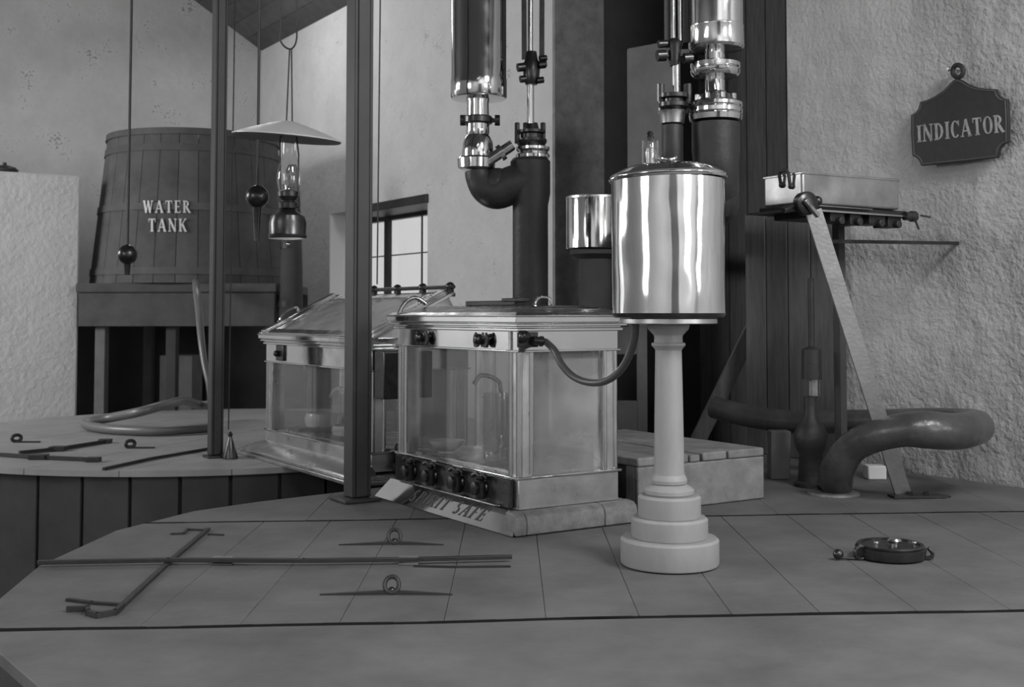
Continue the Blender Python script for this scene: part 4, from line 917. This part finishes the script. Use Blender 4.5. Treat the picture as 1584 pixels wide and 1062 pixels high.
nl = onwall(1380 + 478 / 4.617, 60 + 228 / 4.617, UW); make('nail', MB().lathe([(-.01, .006), (.09, .006), (.09, .014), (.10, .010)], nl, axis=outn, seg=14), M['brassold'], sign, world=True)
def sl_(x, y, d):
    a0 = Vector((196, 742)); a1 = Vector((822, 668)); b0 = Vector((192, 622)); b1 = Vector((812, 540))
    lo = a0 + (a1 - a0) * x; hi = b0 + (b1 - b0) * x; p = lo + (hi - lo) * y; return sp(p.x, p.y, .0205 + d)
make('lettering', text_mb('INDICATOR', sl_, .0015, gap=.07), M['letter'], sign, world=True, label='faded pale serif lettering')
# ---- instrument on the deck
ic = G(1386, 868); ik = ic.y / F
inst = empty('floor_instrument', 'small round dark brass instrument lying on the deck at right', 'instrument', (ic.x, ic.y, 0))
make('case', MB().lathe([(.004, 48 * ik), (.008, 51 * ik), (.030, 53 * ik), (.042, 53 * ik), (.046, 49 * ik)], Vector((ic.x, ic.y + .06, 0)), seg=48), M['bronze'], inst, world=True)
make('case_rim', MB().lathe([(.045, 50 * ik), (.049, 51 * ik), (.054, 49 * ik), (.054, 44 * ik), (.048, 44 * ik)], Vector((ic.x, ic.y + .06, 0)), seg=48), M['bronze'], inst, world=True)
q = MB().lathe([(.046, .012), (.056, .012), (.058, .022), (.066, .026), (.074, .020), (.076, .008)], Vector((ic.x + .012, ic.y + .05, 0)), seg=24); make('knob', q, M['brassold'], inst, world=True)
for dx in (-.055, .085): make('screw', MB().lathe([(.046, .006), (.056, .006), (.058, .010), (.063, .008)], Vector((ic.x + dx, ic.y + .05, 0)), seg=12), M['brassold'], inst, world=True)
rc_ = Vector((ic.x - 51 * ik, ic.y + .02, .028)); make('ring', MB().tube([rc_ + Vector((.022 * cos(t), .004 * cos(t), .022 * sin(t))) for t in [2 * pi * i / 24 for i in range(24)]], .008, closed=True, seg=10), M['bronze'], inst, world=True)
make('rod', MB().tube([rc_ + Vector((0, .0, -.022)), Vector((ic.x - 88 * ik, ic.y + .02, .010))], .005, seg=8), M['bronze'], inst, world=True)
make('ball_end', MB().ball(Vector((ic.x - 86 * ik, ic.y + .02, .022)), .019), M['bronze'], inst, world=True)
q = MB().bar((ic.x + 44 * ik, ic.y + .03, .004), (ic.x + 60 * ik, ic.y + .03, .010), .03, .006); q.tube([(ic.x + 58 * ik, ic.y + .03, .008), (ic.x + 61 * ik, ic.y + .03, .022), (ic.x + 54 * ik, ic.y + .03, .042)], .007, seg=8, smooth=3); make('catch', q, M['bronze'], inst, world=True)
# ---- left hanging brass cylinder and valve on the dark column
Y1 = 6.3
g1 = empty('gauge_cylinder', 'tall hanging brass cylinder with an elbow below, left of the dark iron column', 'cylinder', tuple(at(739, 262, Y1)))
def L1p(prof, cx=739, Yd=Y1, seg=40): return lathe_px(cx, Yd, prof, seg)
q = L1p([(154, 30), (153, 42), (150, 43.8), (124, 43.8), (122, 43), (-330, 43), (-332, 30)], 740.5); make('cylinder', q, M['brass'], g1, world=True)
make('neck', L1p([(212, 16), (205, 18), (200, 18), (160, 17), (154, 18)]), M['brass'], g1, world=True)
q = L1p([(192, 21), (190, 23), (182, 23), (180, 21)]); c_ = at(741, 186, Y1)
q.tube([c_ - Vector((.085, 0, 0)), c_ + Vector((.10, 0, 0))], .012)
for s_ in (-.088, .10): q.lathe([(-.014, .030), (.014, .030)], c_ + Vector((s_, 0, 0)), axis=(1, 0, 0), seg=16)
make('union', q, M['bronze'], g1, world=True)
make('bulb', L1p([(243, 24), (238, 24.5), (222, 23.5), (213, 20), (209, 17)]), M['brass'], g1, world=True)
make('flange', L1p([(262, 24), (260, 28.5), (246, 29.5), (243, 27)], 737), M['brass'], g1, world=True)
q = MB().tube([at(738, 262, Y1), at(742, 276, Y1), at(752, 290, Y1), at(768, 296, Y1), at(790, 287, Y1), at(815, 280, Y1)], [.068, .075, .088, .098, .105, .11], smooth=5, seg=24); q.ball(at(769, 286, Y1), .094)
make('elbow', q, M['iron'], g1, world=True)
make('by_pass', MB().tube([at(750, 252, Y1 - .05), at(793, 224, Y1 - .05)], .030, seg=18).lathe([(0, .045), (.025, .045)], at(772, 238, Y1 - .05), axis=(.8, 0, .5), seg=20), M['brass'], g1, world=True)
col1 = empty('iron_column', 'black iron column under the brass valve, behind the near safe', 'column', tuple(Vector((at(820, 470, Y1).x, Y1, 0))))
c1 = at(820.5, 470, Y1)
make('column', MB().lathe([(.001, 34 * Y1 / F), (.03, 34 * Y1 / F), (.04, 27.5 * Y1 / F), (at(820, 318, Y1).z, 27.5 * Y1 / F), (at(820, 300, Y1).z, 31 * Y1 / F), (at(820, 250, Y1).z, 31 * Y1 / F), (at(820, 245, Y1).z, 27 * Y1 / F)], (c1.x, Y1, 0)), M['iron'], col1, world=True)
v1 = empty('steam_valve', 'brass topped screw valve with a yoke, on the black iron column', 'valve', tuple(at(824, 243, Y1)))
make('flange', lathe_px(824, Y1, [(244.5, 26), (240, 26.5), (236, 23), (232, 26), (228, 26), (226, 20)]), M['brass'], v1, world=True)
q = lathe_px(822, Y1, [(226, 20), (220, 24), (216, 24), (214, 17), (208, 17), (206, 22), (202, 22), (200, 12), (192, 10)])
for dx in (-20, -7, 8, 20):
    c_ = at(820 + dx, 205, Y1 - .03 + .02 * (dx % 3)); q.lathe([(-.06, .016), (.05, .016), (.055, .010)], c_, seg=6)
make('gland', q, M['bronze'], v1, world=True)
make('spindle', lathe_px(820.5, Y1, [(196, 5.5), (130, 5.5), (128, 4), (-300, 4)]), M['brass'], v1, world=True)
q = MB()
for x in (811, 838): a_ = at(x, 92, Y1); q.bar(a_, Vector((a_.x + (.006 if x > 820 else -.006), a_.y, 3.6)), .028, .02, up=(0, 1, 0))
make('yoke_bar', q, M['bronze'], v1, world=True)
q = lathe_px(822, Y1, [(131, 9), (124, 12), (100, 14), (92, 10), (80, 8)]); 
for dx, dy, r in ((-16, 104, .024), (16, 100, .022), (18, 90, .016), (-12, 122, .02), (13, 124, .018)): q.lathe([(-.02, r), (.02, r)], at(822 + dx, dy, Y1 - .02), axis=(1, .3, .2), seg=12)
q.bar(at(800, 104, Y1), at(846, 98, Y1), .02, .03); make('yoke_clamp', q, M['bronze'], v1, world=True)
# ---- right hanging brass gauge set
Y2 = 5.2
g2 = empty('gauge_cylinder', 'wide brass cylinder above flanged discs, hanging over the right of the shiny drum', 'cylinder', tuple(at(1107, 190, Y2)))
make('cylinder', lathe_px(1108, Y2, [(78, 30), (77, 40), (73, 43), (45, 42), (44, 42.6), (42, 42.6), (41, 41.5), (-380, 41.5), (-384, 30)]), M['brass'], g2, world=True)
make('neck', lathe_px(1106, Y2, [(97, 15), (78, 15)]), M['brass'], g2, world=True)
make('flange', lathe_px(1106.5, Y2, [(120, 20), (119, 34), (115, 37.5), (109, 38.5), (107, 36), (105, 38.5), (99, 38.5), (96, 30), (95, 16)]), M['brass'], g2, world=True)
make('neck', lathe_px(1106, Y2, [(143, 16), (140, 15), (119, 15)]), M['brass'], g2, world=True)
q = lathe_px(1107, Y2, [(160, 38), (154, 30), (148, 26), (144, 17), (142, 16)]); 
for i in range(8):
    a_ = 2 * pi * i / 8 + .2; c_ = at(1107, 156, Y2) + Vector((.088 * cos(a_), .088 * sin(a_), 0)); q.lathe([(0, .011), (.024, .011), (.028, .006)], c_, seg=6)
make('bonnet', q, M['brassold'], g2, world=True)
make('flange', lathe_px(1107, Y2, [(190, 30), (187, 40), (179, 41.5), (177, 40), (175, 41.5), (169, 41.5), (167, 40), (165, 41.5), (160, 41), (158, 34)]), M['brass'], g2, world=True)
c2 = at(1107, 190, Y2)
zm = 1.40
single('manifold_pipe', MB().tube([(c2.x, Y2, c2.z - .003), (c2.x, Y2, c2.z - .12), (c2.x, Y2, zm + .16), (c2.x + .01, Y2 + .05, zm + .05), (c2.x + .04, Y2 + .16, zm), (1.05, 6.2, zm), (1.29, 8.0, zm), (1.35, 10.9, zm)], [.107, .107, .10, .10, .09, .085, .085, .085], smooth=5, seg=28), M['iron'], 'black pipe under the flanged discs, turning back into the recess behind the shiny drum', 'pipe', (c2.x, Y2, c2.z))
v2 = empty('steam_valve', 'screw valve with bright rod, hanging left of the flanged brass discs', 'valve', tuple(at(1040, 192, Y2)))
make('flange', lathe_px(1040, Y2, [(193, 15), (191, 18), (178, 20), (172, 22), (170, 18)]), M['brassold'], v2, world=True)
q = lathe_px(1042, Y2, [(171, 17), (166, 24), (160, 24), (158, 16), (154, 16), (152, 24), (146, 24), (144, 8)])
for dx, y_, r in ((-20, 142, .017), (22, 142, .018), (-19, 160, .014), (21, 160, .014)): q.lathe([(-.045, r), (.035, r)], at(1042 + dx, y_, Y2), seg=10)
make('gland', q, M['bronze'], v2, world=True)
make('spindle', lathe_px(1046, Y2, [(150, 6), (100, 6), (98, 4)]), M['brassold'], v2, world=True)
q = lathe_px(1043, Y2, [(102, 7), (92, 10), (72, 12), (66, 14), (60, 7)]); q.bar(at(1018, 84, Y2), at(1066, 82, Y2), .03, .03)
for dx, y_, r in ((-20, 86, .026), (21, 90, .024), (-18, 68, .018)): q.lathe([(-.02, r), (.02, r)], at(1043 + dx, y_, Y2 - .02), axis=(1, .2, .1), seg=12)
make('yoke_clamp', q, M['bronze'], v2, world=True)
q = MB()
for x, r in ((1041, .012), (1052, .009)): a_ = at(x, 64, Y2); q.tube([a_, Vector((a_.x, a_.y, 3.6))], r)
make('rod', q, M['brass'], v2, world=True)
q = MB()
for x in (1032, 1061): a_ = at(x, 66, Y2 + .02); q.bar(a_, Vector((a_.x, a_.y, 3.6)), .024, .014, up=(0, 1, 0))
make('yoke_bar', q, M['iron'], v2, world=True)
c3 = at(1040, 194, Y2)
single('branch_pipe', MB().tube([(c3.x, Y2, c3.z - .003), (c3.x, Y2, zm + .2), (c3.x + .02, Y2 + .08, zm + .03), (c3.x + .08, Y2 + .30, zm), (.905, 5.72, zm)], [.048, .048, .045, .042, .042], smooth=5, seg=20), M['iron'], 'slimmer black pipe under the screw valve, bending back behind the shiny drum', 'pipe', (c3.x, Y2, c3.z))
# small shiny can between column and drum, on a shelf bracket
Y3 = 7.3
c4 = at(920, 386, Y3); canr = 44 * Y3 / F
can = empty('metal_can', 'shiny round can half hidden behind the left side of the polished drum', 'can', tuple(c4))
make('can_body', lathe_px(920, Y3, [(385, 43), (384, 44), (308, 44), (306, 43.5)]), M['brass'], can, world=True)
make('can_lid', lathe_px(920, Y3, [(308, 45), (305, 45), (303, 40), (302, 10)]), M['brassdull'], can, world=True)
single('can_pedestal', MB().lathe([(.001, .16), (.04, .15), (.06, .10), (c4.z - .06, .10), (c4.z - .03, .155), (c4.z - .002, .155)], (c4.x, Y3, 0)), M['dark'], 'black stand under the shiny can, in the dark recess', 'stand', (c4.x, Y3, 0))
# tall grey board and frame in the recess
pa, pb_ = at(971, 75, 8.1), at(1052, 60, 8.1)
bd = empty('tall_cupboard', 'tall plain grey wooden panel with an open lower part, deep in the recess', 'cupboard', (pa.x, 8.1, 0))
zc = at(1000, 505, 8.1).z
q = MB().slab([(pa.x, 8.1, zc), (pb_.x, 8.1, zc), (pb_.x, 8.1, pb_.z), (pa.x, 8.1, pa.z)], (0, .05, 0)); make('panel', q, M['frame'], bd, world=True, bevel=.004)
xa, xb = at(950, 500, 8.1).x, at(1001, 500, 8.1).x
for (a_, b_, z_a, z_b) in ((at(983, 0, 8.1).x, xb, 0.002, zc), (xa - .12, xa - .02, 0.002, zc), (xa - .02, at(983, 0, 8.1).x, at(0, 548, 8.1).z, zc), (xa - .02, at(983, 0, 8.1).x, .05, at(0, 620, 8.1).z)):
    make('frame_rail', MB().box((a_, 8.1, z_a), (b_, 8.16, z_b)), M['frame'], bd, world=True, bevel=.004)
single('timber_brace', MB().bar(G(1075, 690), at(1168, 500, 7.9), .10, .05, up=(0, 1, 0)), M['darkwood'], 'dim slanting timber in the dark recess right of the pale column', 'timber', tuple(G(1075, 690)))
